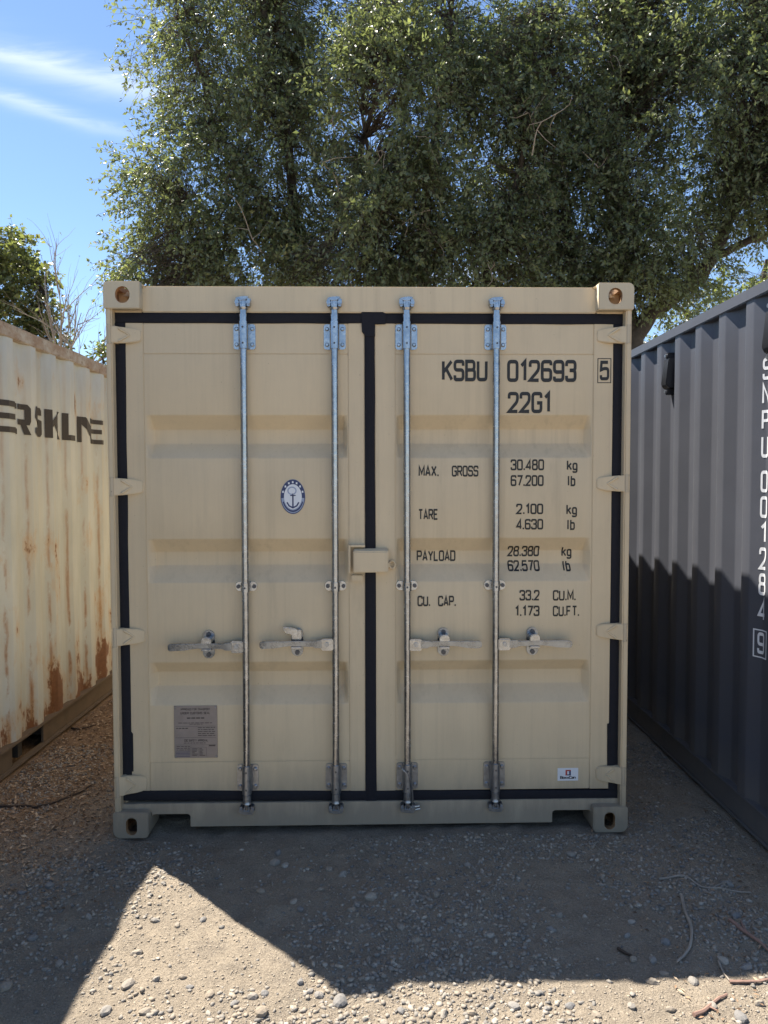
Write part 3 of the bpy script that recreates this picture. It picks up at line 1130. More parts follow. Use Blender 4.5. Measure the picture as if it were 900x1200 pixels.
    for side, door in (('L', LD), ('R', RD)):
        for _, ya, yb in hin:
            if side == 'R':
                ya, yb = ya - (1 if ya < 500 else 2 if ya < 800 else 5), yb - (1 if yb < 500 else 3 if yb < 800 else 7)
            zc = fh((ya + yb) / 2, 430, .04)
            hh = (fh(ya, 430, .04) - fh(yb, 430, .04)) / 2
            ym = (ya + yb) / 2
            if side == 'L':
                tip = fu(168 + (ym - 390) * .008, ym, .05); s = -1
            else:
                tip = fu(698, ym, .05); s = 1
            g0, g1, e = s * (HW - .105), s * (HW - .047), s * (HW - .008)
            m_ = MB()
            m_.boxloft([(tip, zc, hh * .52, D_D - .005, D_D + .004), (tip + s * .006, zc, hh * .66, D_D - .009, D_D + .004), (g0 - s * .02, zc, hh * .80, D_D - .014, D_D + .004),
                        (g0, zc, hh * .88, D_D - .020, D_D - .0005), (g1 - s * .012, zc, hh * .97, D_D - .030, D_D - .008), (g1, zc, hh, D_D - .040, D_D - .004), (e, zc, hh, 0.0065, 0.05)])
            hg = m_.build('hinge', M_TAN, door, 0.0035, 0.7)
            # stiffening V on the blade and pin
            rb = MB()
            xm_ = (tip + g1) / 2
            for k in (-1, 1):
                rb.tube([(xm_ - s * .004, D_D - .020, zc), (g1 - s * .012, D_D - .033, zc + k * hh * .78)], [.0045, .006], 6)
            rb.build('rib', M_TAN, hg, 0, 0.8)
            MB().tube([(s * (HW - .020), .016, zc - hh * 1.13), (s * (HW - .020), .016, zc + hh * 1.13)], 0.0105, 10).build('hinge_pin', M_CAST, hg, 0, 0.8)

    # ---- locking gear
    rods = [(LD, 286.6, 289.3, -1, 197.5, 245, 755), (LD, 392.4, 393.6, -1, 304.5, 348.5, 753), (RD, 476.3, 477.3, 1, 564, 519.5, 754), (RD, 580.7, 579.9, 1, 669.5, 623.5, 754)]
    YR = 0.026
    z_t, z_b = fh(352, 430, .03), fh(952, 430, .03)
    for k, (door, xt, xb, s, tip, cat, hy) in enumerate(rods):
        ut, ub = fu(xt, 360, YR), fu(xb, 945, YR)
        def ux(z):
            return ub + (ut - ub) * (z - z_b) / (z_t - z_b)
        MB().tube([(ux(z_b), YR, z_b), (ux(z_t), YR, z_t)], 0.0165, 18).build('locking_rod', M_ZINC, door, 0, 0.8)
        # guide brackets, top and bottom
        for (pa, pb, up_) in ((379, 408.5, True), (897, 928, False)):
            z1, z0 = fh(pa, 430, .04), fh(pb, 430, .04)
            x = ux((z0 + z1) / 2)
            br = MB()
            wd = .051
            o = []
            for (cx, cz, t0) in ((wd - .012, z1 - .012, 0), (-wd + .012, z1 - .012, 90), (-wd + .012, z0 + .012, 180), (wd - .012, z0 + .012, 270)):
                for q in range(4):
                    t = rad(t0 + 30 * q)
                    o.append((x + cx + .012 * math.cos(t), cz + .012 * math.sin(t)))
            br.prism(o, D_D - .006, D_D + .003)
            br.tube([(x, YR, z0 - .002), (x, YR, z1 + .006)], 0.0225, 18)
            br.box(x - .0225, x + .0225, YR, D_D - .004, z0 + .006, z1 - .006)
            mt = M_ZINC if up_ else M_ZINCD
            bk = br.build('guide_bracket', mt, door, 0, 0.7)
            for bx in (-.036, .036):
                for bz in (z0 + .022, z1 - .022):
                    MB().tube([(x + bx, D_D - .013, bz), (x + bx, D_D - .010, bz), (x + bx, D_D - .002, bz)], [.006, .0095, .0105], 10).build('bolt', mt, bk, 0, 0.6)
            for bz in (z0 + .022, z1 - .022):
                MB().cyl_y(x, bz, .0048, YR - .0233, YR - .018, 10).build('bolt_hole', M_BOLT, bk)
            # collar beyond the guide
            zc0 = z1 + .006 if up_ else z0 - .038
            MB().tube([(x, YR, zc0), (x, YR, zc0 + .032)], 0.0195, 16).build('rod_collar', mt, door, 0, 0.7)
        # cams and keepers
        for up_ in (True, False):
            z = fh(354.5 if up_ else 947, 430, .03)
            x = ux(z)
            sg = 1 if up_ else -1
            cm = MB()
            cm.tube([(x, YR, z - sg * .035), (x, YR, z - sg * .024)], [.0205, .0235], 14)
            cm.prism([(x - .012, z - .026), (x + .012, z - .026), (x + .016, z + .005), (x + .006, z + .02), (x - .008, z + .02), (x - .016, z + .002)], .012, .040)
            cm.prism([(x - .034, z + sg * .016), (x - .010, z + sg * .004), (x + .012, z + sg * .006), (x + .030, z + sg * .022), (x + .010, z + sg * .024), (x - .012, z + sg * .022)], .006, .022)
            cm.build('cam', M_ZINC if up_ else M_ZINCD, door, 0.002, 0.6)
            kp = MB()
            for q in (-1, 1):
                kp.prism([(x + q * .018, z - .020), (x + q * .030, z - .022), (x + q * .036, z - .006), (x + q * .032, z + .014), (x + q * .020, z + .016)], .008, D_H + .004)
                kp.cyl_y(x + q * .026, z - .004, .0105, .002, .010, 10)
            kp.prism([(x - .034, z - sg * .012), (x + .034, z - sg * .012), (x + .034, z + sg * .020), (x - .034, z + sg * .020)], D_H - .008, D_H + .004)
            kp.build('cam_keeper', M_ZINC if up_ else M_ZINCD, header if up_ else sill, 0.002, 0.6)
        # middle clip
        z = fh(686.5, 430, .04)
        x = ux(z)
        mc = MB()
        o = []
        for t in range(0, 360, 20):
            cx = .032 if math.cos(rad(t)) > 0 else -.032
            o.append((x + cx + .019 * math.cos(rad(t)), z + .0225 * math.sin(rad(t))))
        mc.prism(o, D_D - .006, D_D + .0045)
        mc.tube([(x, YR, z - .022), (x, YR, z + .022)], .0212, 16)
        mc.box(x - .0212, x + .0212, YR, D_D - .003, z - .02, z + .02)
        clip = mc.build('rod_clip', M_ZINC, door, 0.0015, 0.7)
        for bx in (-.037, .037):
            MB().tube([(x + bx, D_D - .014, z), (x + bx, D_D - .004, z)], .0095, 10).build('bolt', M_BOLT, clip, 0, 0.6)
        MB().cyl_y(x, z - .002, .005, YR - .0222, YR - .018, 10).build('bolt_hole', M_BOLT, clip)
        # handle with hub
        z = fh(hy, 430, .02)
        x = ux(z)
        ut_ = fu(tip, hy, .01)
        L = abs(ut_ - x)
        hb = MB()
        hb.box(*sorted((x + s * .010, x + s * .066)), .002, .040, z - .034, z + .022)
        hub = hb.build('handle_hub', M_ZINC, door, 0.004, 0.6)
        MB().cyl_y(x + s * .040, z - .004, .011, -.003, .010, 14).build('pivot_bolt', M_ZINCD, hub, 0, 0.7)
        hl = MB()
        hl.boxloft([(x + s * .060, z - .004, .019, .004, .030), (x + s * .095, z - .004, .018, .004, .026), (x + s * .105, z - .003, .013, .006, .018), (x + s * L * .50, z - .000, .013, .004, .014),
                    (x + s * L * .62, z - .000, .012, .004, .014), (x + s * L * .70, z - .002, .013, .003, .014), (x + s * L * .80, z - .004, .017, .000, .016), (x + s * L * .97, z - .006, .017, .000, .018), (x + s * L, z - .006, .012, .002, .015)])
        hl.build('handle', M_LEVER, door, 0.003, 0.7)
        # catch plate behind the handle and the latch over it
        xc = fu(cat, hy, .05)
        cp = MB()
        cp.prism(stadium(xc, z - .003, .028, .068), D_D - .005, D_D + .0055)
        cp.build('catch_plate', M_LEVER, door, 0.0015, 0.7)
        lt = MB()
        if k == 1:
            lt.boxloft([(xc - .062, z + .068, .010, .016, .030), (xc - .030, z + .060, .016, .012, .034), (xc + .005, z + .045, .020, .014, D_D - .002)])
            lt.cyl_y(xc - .040, z + .062, .016, .008, .040, 12)
            lt.box(xc - .022, xc + .022, .030, D_D - .003, z + .010, z + .060)
        else:
            lt.prism([(xc - .024, z + .012), (xc + .024, z + .012), (xc + .022, z + .034), (xc + .010, z + .042), (xc - .010, z + .042), (xc - .022, z + .034)], -.004, D_D - .004)
        lt.prism([(xc - .026, z - .022), (xc + .026, z - .022), (xc + .024, z - .014), (xc - .024, z - .014)], -.002, D_D - .004)
        lt.build('handle_latch', M_ZINC, door, 0.003, 0.6)
        for bz in (.045, -.052):
            if k == 1 and bz > 0:
                bz = .052
            MB().tube([(xc, D_D - .012, z + bz), (xc, D_D - .003, z + bz)], .011, 10).build('bolt', M_BOLT, door, 0, 0.6)
    # seal wire hanging on the third rod
    x = fu(477, 930, .0)
    MB().tube([(x - .025, .012, fh(903)), (x - .005, -.003, fh(908)), (x + .014, -.004, fh(914)), (x + .024, .004, fh(930)), (x + .026, .010, fh(944)), (x + .022, .016, fh(950))], .0035, 6).build('seal_wire', M_ZINCD, RD, 0, 0.8)
    MB().tube([(x + .018, .016, fh(950)), (x + .058, .020, fh(949)), (x + .062, .02, fh(952)), (x + .02, .018, fh(954))], .006, 7).build('seal_wire', M_ZINCD, RD, 0, 0.8)

    # ---- lock box between the doors
    a, b_ = fu(414, 655, 0.0), fu(455, 655, 0.0)
    z1, z0 = fh(643), fh(670.5)
    lb = MB()
    lb.loft([[(a, -.002, z0), (a, -.002, z1 - .012), (a, .016, z1 - .002), (a, .056, z1), (a, .056, z0 - .002)], [(b_, .006, z0), (b_, .006, z1 - .012), (b_, .020, z1 - .002), (b_, D_D + .003, z1), (b_, D_D + .003, z0 - .002)]])
    box = lb.build('lock_box', M_TAN, RD, 0.004, 0.6)
    # L-shaped frame on the left door behind it
    fa, fb = fu(408.5, 655, .04), fu(428, 655, .05)
    zf1, zf0 = fh(637.8, 430, .03), fh(671, 430, .03)
    fr = MB()
    fr.box(fa, fa + .010, .022, D_D + .003, zf0, zf1)
    fr.box(fa + .010, fb, .022, D_D + .003, zf1 - .010, zf1)
    fr.build('lock_box_frame', M_TAN, LD, 0.002, 0.6)
    MB().box(fu(412, 677, .05), fu(425.5, 677, .05), .034, D_D + .003, fh(680.5, 430, .05), fh(673, 430, .05)).build('stop_block', M_TAN, LD, 0.004, 0.6)
    rx, rz = fu(459.5, 661, .04), fh(661.5, 430, .04)
    MB().tube([(rx + .014 * math.cos(t), .045, rz + .018 * math.sin(t)) for t in [k * math.pi / 8 for k in range(17)]], .005, 8).build('padlock_ring', M_TAN, RD, 0, 0.8)
    MB().box(b_ - .002, rx - .009, .036, D_D + .003, rz - .012, rz + .010).build('ring_lug', M_TAN, RD, 0.002, 0.6)

    # ---- lettering: follows the corrugated skin
    prof_z, prof_y = [], []
    for z, y in sorted([(z, y) for z, y in P2]):
        prof_z.append(z)
        prof_y.append(y)
    _, u0, u1, i0, i1 = doors['R']

    def skin_y(x, z):
        k = 1.0
        if x > i1 - .022:
            k = max(0.0, min(1.0, (i1 - .006 - x) / .016))
        wv = 0.0022 * (float(fbm(np.array([x * 2.5, z * 3, 13.0]), 2)) - .5) * 2
        y = D_D + .0035 + (float(np.interp(z, prof_z, prof_y)) - D_D - .0035) * k + wv
        if x > i1 or z > z_pt or z < z_pb:
            y = D_D
        return y

    def lay_text(txt, xa, xb, ya, yb, w=.165, gap=.21, space=.42, dd=.003):
        xm_ = (xa + xb) / 2
        ym_ = (ya + yb) / 2
        a_, b2 = fp(xa, ym_, .063)[0], fp(xb, ym_, .063)[0]
        zt, zb = fp(xm_, ya, .063)[1], fp(xm_, yb, .063)[1]
        me = text_mesh(txt, a_, b2, zb, zt, lambda x, z, l: (x, 0.0, z), w, gap, space)
        bm = bmesh.new()
        bm.from_mesh(me)
        for q in prof_z:
            if zb - .05 < q < zt + .01:
                bmesh.ops.bisect_plane(bm, geom=bm.verts[:] + bm.edges[:] + bm.faces[:], plane_co=(0, 0, q), plane_no=(0, 0, 1))
        for i, v in enumerate(bm.verts):
            v.co.y = min(skin_y(v.co.x - .004, v.co.z), skin_y(v.co.x, v.co.z), skin_y(v.co.x + .004, v.co.z)) - .0016 - .0001 * (hash((round(v.co.x, 3), round(v.co.z, 3))) % 3)
        bmesh.ops.recalc_face_normals(bm, faces=bm.faces)
        bm.to_mesh(me)
        bm.free()
        return link('lettering', me, M_INK, RD)

    lay_text('KSBU', 517.5, 570.5, 420.5, 446)
    lay_text('012693', 593.3, 674, 420.5, 446.5)
    lay_text('5', 700.8, 711.8, 421.5, 444.5)
    lay_text('22G1', 594, 645, 458, 483)
    lay_text('MAX.', 490.3, 514, 544.5, 557.5)
    lay_text('GROSS', 529, 560, 544.5, 557.5)
    lay_text('30.480', 597.5, 636.5, 537, 550)
    lay_text('kg', 663, 675.5, 537.5, 550)
    lay_text('67.200', 597.5, 636, 555.5, 568.5)
    lay_text('lb', 663, 673, 555.5, 568.5)
    lay_text('TARE', 490, 513, 595.5, 608.5)
    lay_text('2.100', 604, 635.5, 589, 601.5)
    lay_text('kg', 662.5, 675, 589.5, 602)
    lay_text('4.630', 604, 635.5, 607, 619.5)
    lay_text('lb', 662.5, 672.5, 607, 620)
    lay_text('PAYLOAD', 489, 535, 645.5, 658.5)
    lay_text('28.380', 596.5, 634, 639.5, 652.5)
    lay_text('kg', 660.5, 672.5, 640, 652.5)
    lay_text('62.570', 596.5, 634, 657, 669.5)
    lay_text('lb', 660.5, 670.5, 657, 669.5)
    lay_text('CU.', 489, 504, 697.5, 710)
    lay_text('CAP.', 513, 534, 697.5, 710)
    lay_text('33.2', 608, 631.5, 690.5, 703)
    lay_text('CU.M.', 647, 674, 690.5, 703)
    lay_text('1.173', 602.5, 631.5, 709, 721.5)
    lay_text('CU.FT.', 647, 678, 709, 721.5)
    # box round the check digit
    a_, b2 = fp(698.3, 433, .06), fp(714.3, 433, .06)
    zt, zb = fp(706, 418.5, .06)[1], fp(706, 447.5, .06)[1]
    bx = MB()
    for (x0, x1, z0_, z1_) in ((a_[0], b2[0], zt - .0035, zt), (a_[0], b2[0], zb, zb + .0035), (a_[0], a_[0] + .0035, zb + .0035, zt - .0035), (b2[0] - .0035, b2[0], zb + .0035, zt - .0035)):
        bx.box(x0, x1, D_D - .0012, D_D + .0005, z0_, z1_)
    bx.build('lettering', M_INK, RD)

    # ---- oval sticker
    cx, cz = fp(344, 581.5, .063)
    rx_, rz_ = .058, .082
    def oval(k):
        return [(cx + rx_ * k * math.cos(t), cz + rz_ * k * math.sin(t)) for t in [2 * math.pi * q / 40 for q in range(40)]]
    ys = D_D + .0035
    st = MB().prism(oval(1.0), ys - .0030, ys + .001).build('oval_sticker', M_PALEB, LD)
    def flat(quads_, name, mat, y, parent):
        v, f = [], []
        for q in quads_:
            k_ = len(v)
            v += [(p[0], y, p[1]) for p in q]
            f.append(tuple(range(k_, k_ + len(q))))
        me = bpy.data.meshes.new(name)
        me.from_pydata(v, [], f)
        return link(name, me, mat, parent)
    def ringq(k0, k1, t0, t1, n=30):
        out = []
        for q in range(n):
            a0, a1 = rad(t0 + (t1 - t0) * q / n), rad(t0 + (t1 - t0) * (q + 1) / n)
            out.append([(cx + rx_ * r * math.cos(t), cz + rz_ * r * math.sin(t)) for r, t in ((k0, a0), (k1, a0), (k1, a1), (k0, a1))])
        return out
    flat(ringq(.68, .98, 185, -5), 'sticker_print', M_NAVY, ys - .0040, st)
    flat(ringq(.78, .88, 200, 340), 'sticker_print', M_NAVY, ys - .0040, st)
    flat(ringq(.94, .99, 0, 360, 40), 'sticker_print', M_NAVY, ys - .0042, st)
    flat([oval(.72)], 'sticker_print', M_STICK, ys - .0046, st)
    dots = []
    for t in (20, 45, 68, 90, 112, 135, 160):
        px_, pz_ = cx + rx_ * .84 * math.cos(rad(t)), cz + rz_ * .84 * math.sin(rad(t))
        dots.append([(px_ - .004, pz_ - .005), (px_ + .004, pz_ - .005), (px_ + .003, pz_ + .005), (px_ - .004, pz_ + .004)])
    flat(dots, 'sticker_print', M_STICK, ys - .0050, st)
    anc = []
    def A(pts, w):
        anc.extend(stroke([np.array((cx + p[0], cz + p[1])) for p in pts], w, False))
    A([(0, .015), (0, -.048)], .007)
    A([(-.028, -.026), (-.018, -.043), (0, -.052), (.018, -.043), (.028, -.026)], .007)
    A([(-.013, .006), (.013, .006)], .005)
    flat(anc, 'sticker_print', M_NAVY, ys - .0052, st)
    gl = []
    for q in range(20):
        t0, t1 = 2 * math.pi * q / 20, 2 * math.pi * (q + 1) / 20
        gl.append([(cx - .004 + .022 * math.cos(t0), cz + .028 + .020 * math.sin(t0)), (cx - .004 + .022 * math.cos(t1), cz + .028 + .020 * math.sin(t1)), (cx - .004 + .016 * math.cos(t1), cz + .028 + .014 * math.sin(t1)), (cx - .004 + .016 * math.cos(t0), cz + .028 + .014 * math.sin(t0))])
    flat(gl, 'sticker_print', M_PALEB, ys - .0052, st)

    # ---- data plate
    pa, pb = fp(204.5, 828, .063), fp(255.5, 889, .063)
    x0, x1, zt, zb = pa[0], pb[0], pa[1], pb[1]
    pl = MB().box(x0, x1, ys - .0045, ys + .001, zb, zt).build('data_plate', M_PLATE, LD, 0.001)
    PW, PH = x1 - x0, zt - zb
    yy = ys - .0052
    def ptext(t, fx0, fx1, fz0, fz1, mat=M_PTXT, w=.2):
        me = text_mesh(t, x0 + PW * fx0, x0 + PW * fx1, zt - PH * fz1, zt - PH * fz0, lambda x, z, l: (x, yy - .0001 * l, z), w, .22, .5)
        link('plate_print', me, mat, pl)
    ptext('APPROVED FOR TRANSPORT', .15, .84, .045, .085)
    ptext('UNDER CUSTOMS SEAL', .15, .84, .115, .16)
    ptext('CSC SAFETY APPROVAL', .23, .78, .64, .685)
    def bars(rects, mat):
        flat([[(x0 + PW * a, zt - PH * c), (x0 + PW * b2, zt - PH * c), (x0 + PW * b2, zt - PH * e), (x0 + PW * a, zt - PH * e)] for a, b2, c, e in rects], 'plate_print', mat, yy - .0002, pl)
    rr = random.Random(5)
    words = []
    for (xa, xb, za, hgt) in [(.3, .7, .22, .025), (.10, .90, .32, .012), (.36, .66, .345, .010)] + [(.05, .32, .42, .018)] + [(.55, .95, .41 + .038 * q, .014) for q in range(5)] + [(.22, .74, .705, .012)] + [(.05, .36, .77 + .034 * q, .012) for q in range(3)]:
        x = xa
        while x < xb - .02:
            ln = min(rr.uniform(.04, .11), xb - x)
            words.append((x, x + ln, za, za + hgt))
            x += ln + .018
    words += [(.03, .97, .388, .392), (.03, .97, .605, .609), (.03, .97, .745, .749), (.80, .95, .75, .775), (.38, .385, .78, .97), (.56, .565, .79, .97), (.38, .74, .79, .794), (.74, .745, .79, .97)]
    for q in range(6):
        words.append((.41, .41 + rr.uniform(.06, .14), .815 + q * .026, .827 + q * .026))
        words.append((.58, .58 + rr.uniform(.06, .14), .815 + q * .026, .827 + q * .026))
    bars(words, M_PTXT)
    bars([(.03, .36, .875 + .028 * q, .887 + .028 * q) for q in range(4)], M_PTXB)
    for a2 in (.035, .965):
        for c2 in (.03, .97):
            MB().tube([(x0 + PW * a2, ys - .0075, zt - PH * c2), (x0 + PW * a2, ys - .003, zt - PH * c2)], [.003, .0055], 8).build('rivet', M_ZINCD, pl)

    # ---- small white label
    pa, pb = fp(653, 901, .062), fp(677, 915.5, .062)
    lx0, lx1, lzt, lzb = pa[0], pb[0], pa[1], pb[1]
    yl = D_D + .0015
    lab = MB().box(lx0, lx1, yl - .0018, yl + .001, lzb, lzt).build('white_label', M_STICK, RD)
    lw, lh = lx1 - lx0, lzt - lzb
    def lq(a, b2, c, e):
        return [(lx0 + lw * a, lzt - lh * c), (lx0 + lw * b2, lzt - lh * c), (lx0 + lw * b2, lzt - lh * e), (lx0 + lw * a, lzt - lh * e)]
    flat([lq(.38, .64, .14, .24), lq(.38, .46, .24, .58)], 'label_print', M_RED, yl - .0024, lab)
    flat([lq(.56, .64, .24, .58), lq(.46, .56, .50, .58)], 'label_print', M_NAVY, yl - .0024, lab)
    me = text_mesh('BoxxCan', lx0 + lw * .12, lx0 + lw * .88, lzt - lh * .86, lzt - lh * .62, lambda x, z, l: (x, yl - .0024 - .0001 * l, z), .2, .16)
    link('label_print', me, M_INK, lab)
    return T


TAN = tan_container()

# ------------------------------------------------------------------ neighbouring containers
L_Y1 = float(on_wall(126.5, 560, XL)[1]) + 0.75     # far end of the cream container
L_Y0 = L_Y1 - 6.058
L_PHASE = float(on_wall(18.8, 560, XL - .010)[1]) - 0.072
M_CREAM = mat_rusty_white()


def project_on_wall(me, X, sgn, phase, y0, y1, off=.0018, dent=0.0, seed=0, z0=0.0, z1=1.0):
    """me holds vertices (0, y, z); cut at the bends and push onto the corrugation"""
    ys, ds = corr_profile(y0, y1, phase)
    bm = bmesh.new()
    bm.from_mesh(me)
    cuts = []
    for q in ys:
        cuts += [q - .006, q, q + .006]
    lo, hi = min(v.co.y for v in bm.verts), max(v.co.y for v in bm.verts)
    for q in cuts:
        if lo < q < hi:
            bmesh.ops.bisect_plane(bm, geom=bm.verts[:] + bm.edges[:] + bm.faces[:], plane_co=(0, q, 0), plane_no=(0, 1, 0))
    if dent:
        for q in np.linspace(z0, z1, 25):
            bmesh.ops.bisect_plane(bm, geom=bm.verts[:] + bm.edges[:] + bm.faces[:], plane_co=(0, 0, q), plane_no=(0, 0, 1))
    for v in bm.verts:
        d = float(np.interp(v.co.y, ys, ds))
        if dent:
            d += (float(fbm(np.array([v.co.y * 1.7, v.co.z * 2.0, seed]), 3)) - .5) * dent
            v.co.x += 0
            v.co.x = X + sgn * (d - off) - sgn * v.co.x
            continue
        d = min(d, float(np.interp(v.co.y - .004, ys, ds)), float(np.interp(v.co.y + .004, ys, ds)))
        v.co.x = X + sgn * (d - off) - sgn * v.co.x
    bm.to_mesh(me)
    bm.free()


def cream_container():
    cx = XL - 1.219
    T = empty('shipping_container', (cx, L_Y0, 0))
    tag(T, 'weathered cream shipping container streaked with rust, black lettering on its side', 'container')
    HW, H, LEN = 1.219, 2.591, 6.058
    castings(T, HW, 0.0, LEN, H, M_RAIL)
    ph = L_PHASE - L_Y0
    zw = 0.165
    # painted side facing the tan container, and the hidden one
    me = wall_mesh('side_wall', HW - .010, -1, .05, LEN - .05, zw, H - .085, ph, rows=24, dent=.012, seed=3)
    o = link('side_wall', me, M_CREAM, T)
    me2 = wall_mesh('side_wall', -HW + .010, 1, .05, LEN - .05, zw, H - .085, ph, rows=2)
    link('side_wall', me2, M_CREAM, T)
    for s in (1, -1):
        # dented top rail
        rings = []
        for k in range(60):
            y = .15 + (LEN - .30) * k / 59
            w0 = (float(fbm(np.array([y * 2.3, 1.5 + s, 0.2]), 3)) - .5) * .022
            a, b_ = HW - .066, HW - .004 + w0 * .4
            rings.append([(s * a, y, H - .094 + w0), (s * b_, y, H - .090 + w0), (s * b_, y, H - .012 + w0 * .5), (s * a, y, H - .010 + w0 * .5)])
        MB().loft(rings).build('top_rail', M_RAIL, T, 0.004, 0.7)
        # bottom rail: lip, recessed web with fork pockets, lower flange
        r = MB()
        a, b_ = HW - .05, HW - .004
        r.box(*sorted((s * a, s * (b_ + .003))), .17, LEN - .17, zw - .012, zw + .006)
        r.box(*sorted((s * a, s * b_)), .17, LEN - .17, 0.014, 0.026)
        segs = [(.17, 1.62), (1.98, LEN - 1.98 - .1), (LEN - 1.62 - .1, LEN - .17)]
        py0 = float(on_wall(20.5, 880, XL)[1]) - L_Y0
        py1 = float(on_wall(56, 850, XL)[1]) - L_Y0
        segs = [(.17, LEN - py1), (LEN - py0, py0), (py1, LEN - .17)] if LEN - py0 < py0 else [(.17, py0), (py1, LEN - .17)]
        for q0, q1 in segs:
            r.box(*sorted((s * (HW - .045), s * (HW - .030))), q0, q1, .026, zw - .012)
        r.build('bottom_rail', M_BRAIL, T, 0.003, 0.7)
        for yy in (.0, LEN - .15):
            MB().box(*sorted((s * (HW - .15), s * (HW - .004))), yy + .004, yy + .146, CH - .01, H - CH + .01).build('corner_post', M_CREAM, T, 0.01, 0.7)
    MB().box(-HW + .04, HW - .12, .1, LEN - .1, zw - .05, zw).build('floor', M_DARK, T)
    xm = MB()
    for k in range(14):
        xm.box(-HW + .06, HW - .06, .35 + k * .40, .40 + k * .40, .03, zw - .048)
    xm.build('cross_members', M_DARK, T)
    roof_mesh('roof', -HW + .04, HW - .04, .05, LEN - .05, H - .03).build('roof', M_CREAM, T)
    for y in (.03, LEN - .05):
        MB().box(-HW + .1, HW - .1, y, y + .02, .05, H - .03).build('end_wall', M_CREAM, T)
    # big lettering painted across the bends
    glyph = [('E', -24, 18.8, 465, 503.5), ('R', 20.3, 36, 470.5, 507.5), ('S', 41.2, 48.2, 474.8, 509.8), ('K', 52, 68.8, 479.2, 512), ('L', 72.4, 87.8, 484.4, 516.3), ('N', 90.4, 107, 489, 518.5), ('E', 106.4, 121, 493.2, 521.2)]
    zt_, zb_ = [], []
    for ch, xa, xb, ya, yb in glyph[1:]:
        xm_ = (xa + xb) / 2
        zt_.append(on_wall(xm_, ya, XL)[2])
        zb_.append(on_wall(xm_, yb, XL)[2])
    zt, zb = float(np.mean(zt_)), float(np.mean(zb_))
    big = {
        'E': [[(0, 0), (.10, 0), (.10, 1), (0, 1)], [(.10, .82), (1, .82), (1, 1), (.10, 1)], [(.10, .42), (.88, .42), (.88, .60), (.10, .60)], [(.10, 0), (1, 0), (1, .18), (.10, .18)]],
        'R': [[(0, .82), (.75, .82), (.80, 1), (0, 1)], [(.60, .40), (1, .46), (1, .88), (.80, 1), (.60, .82)], [(0, .32), (.90, .32), (1, .46), (.60, .50), (0, .50)], [(.35, .32), (.70, .32), (1, 0), (.55, 0)]],
        'S': [[(0, .62), (.4, .5), (.4, .9), (.1, 1)], [(.1, 1), (.4, .84), (.6, .84), (.9, 1)], [(.6, .84), (.9, 1), (1, .9), (1, .74), (.62, .74)], [(0, .62), (.3, .40), (.7, .40), (1, .56), (.7, .60), (.4, .60)], [(.65, .50), (1, .56), (1, .1), (.65, .2)], [(.65, .2), (1, .1), (.85, 0), (.15, 0), (.4, .16)], [(.15, 0), (.4, .16), (.4, .28), (0, .28), (0, .1)]],
        'K': [[(0, 0), (.24, 0), (.24, 1), (0, 1)], [(.24, .38), (.50, .56), (1.02, 1), (.70, 1), (.24, .62)], [(.34, .48), (.60, .62), (1.04, 0), (.72, 0)]],
        'L': [[(0, 0), (.36, 0), (.36, 1), (0, 1)], [(.36, 0), (1, 0), (1, .20), (.36, .20)]],
        'N': [[(0, 0), (.17, 0), (.17, 1), (0, 1)], [(.17, 1), (.17, .70), (.80, 0), (1, 0), (1, .24), (.30, 1)]],
    }
    ysl, dsl = corr_profile(0, LEN, ph)

    def find_y(px_t):
        """place on the visible corrugation that shows at photo column px_t"""
        best = None
        for yy in np.arange(2.5, LEN, .001):
            P = np.array([XL - .010 - float(np.interp(yy, ysl, dsl)), yy + L_Y0, 2.0]) - CAM
            e = abs(450 + F * (P @ RT) / (P @ FW) - px_t)
            if best is None or e < best[0] - .05:
                best = (e, yy)
        return best[1]
    for ch, xa, xb, ya, yb in glyph:
        a, b_ = find_y(xa), find_y(xb)
        v, f = [], []
        for li, poly in enumerate(big[ch]):
            k = len(v)
            v += [(.00015 * li, a + (b_ - a) * p[0], zb + (zt - zb) * p[1]) for p in poly]
            f.append(tuple(range(k, k + len(poly))))
        me = bpy.data.meshes.new('lettering')
        me.from_pydata(v, [], f)
        bm = bmesh.new()
        bm.from_mesh(me)
        bmesh.ops.triangulate(bm, faces=bm.faces)
        bm.to_mesh(me)
        bm.free()
        project_on_wall(me, HW - .010, -1, ph, 0, LEN, .0045, .012, 3, zw, H - .085)
        link('lettering', me, M_FADED, T)
    return T


def mat_faded():
    m, nt, p, _ = new_mat('worn_black_lettering')
    b = NB(nt)
    o = b.coord('Object')
    f = b.ramp(b.noise(b.coord('Object', (8, 12, 6)), 2.0, 6, 0.75), (0.66, 0.0), (0.74, 1.0))
    c = b.mix(b.math('MULTIPLY', f, 0.6), (0.022, 0.021, 0.024), (0.24, 0.19, 0.13))
    b.link(c, p.inputs['Base Color'])
    p.inputs['Roughness'].default_value = 0.6
    return m


M_FADED = mat_faded()
CREAM = cream_container()

R_Y0 = -0.78
R_PHASE0 = float(on_wall(868.8, 560, XR)[1])          # far edge of an outer flat


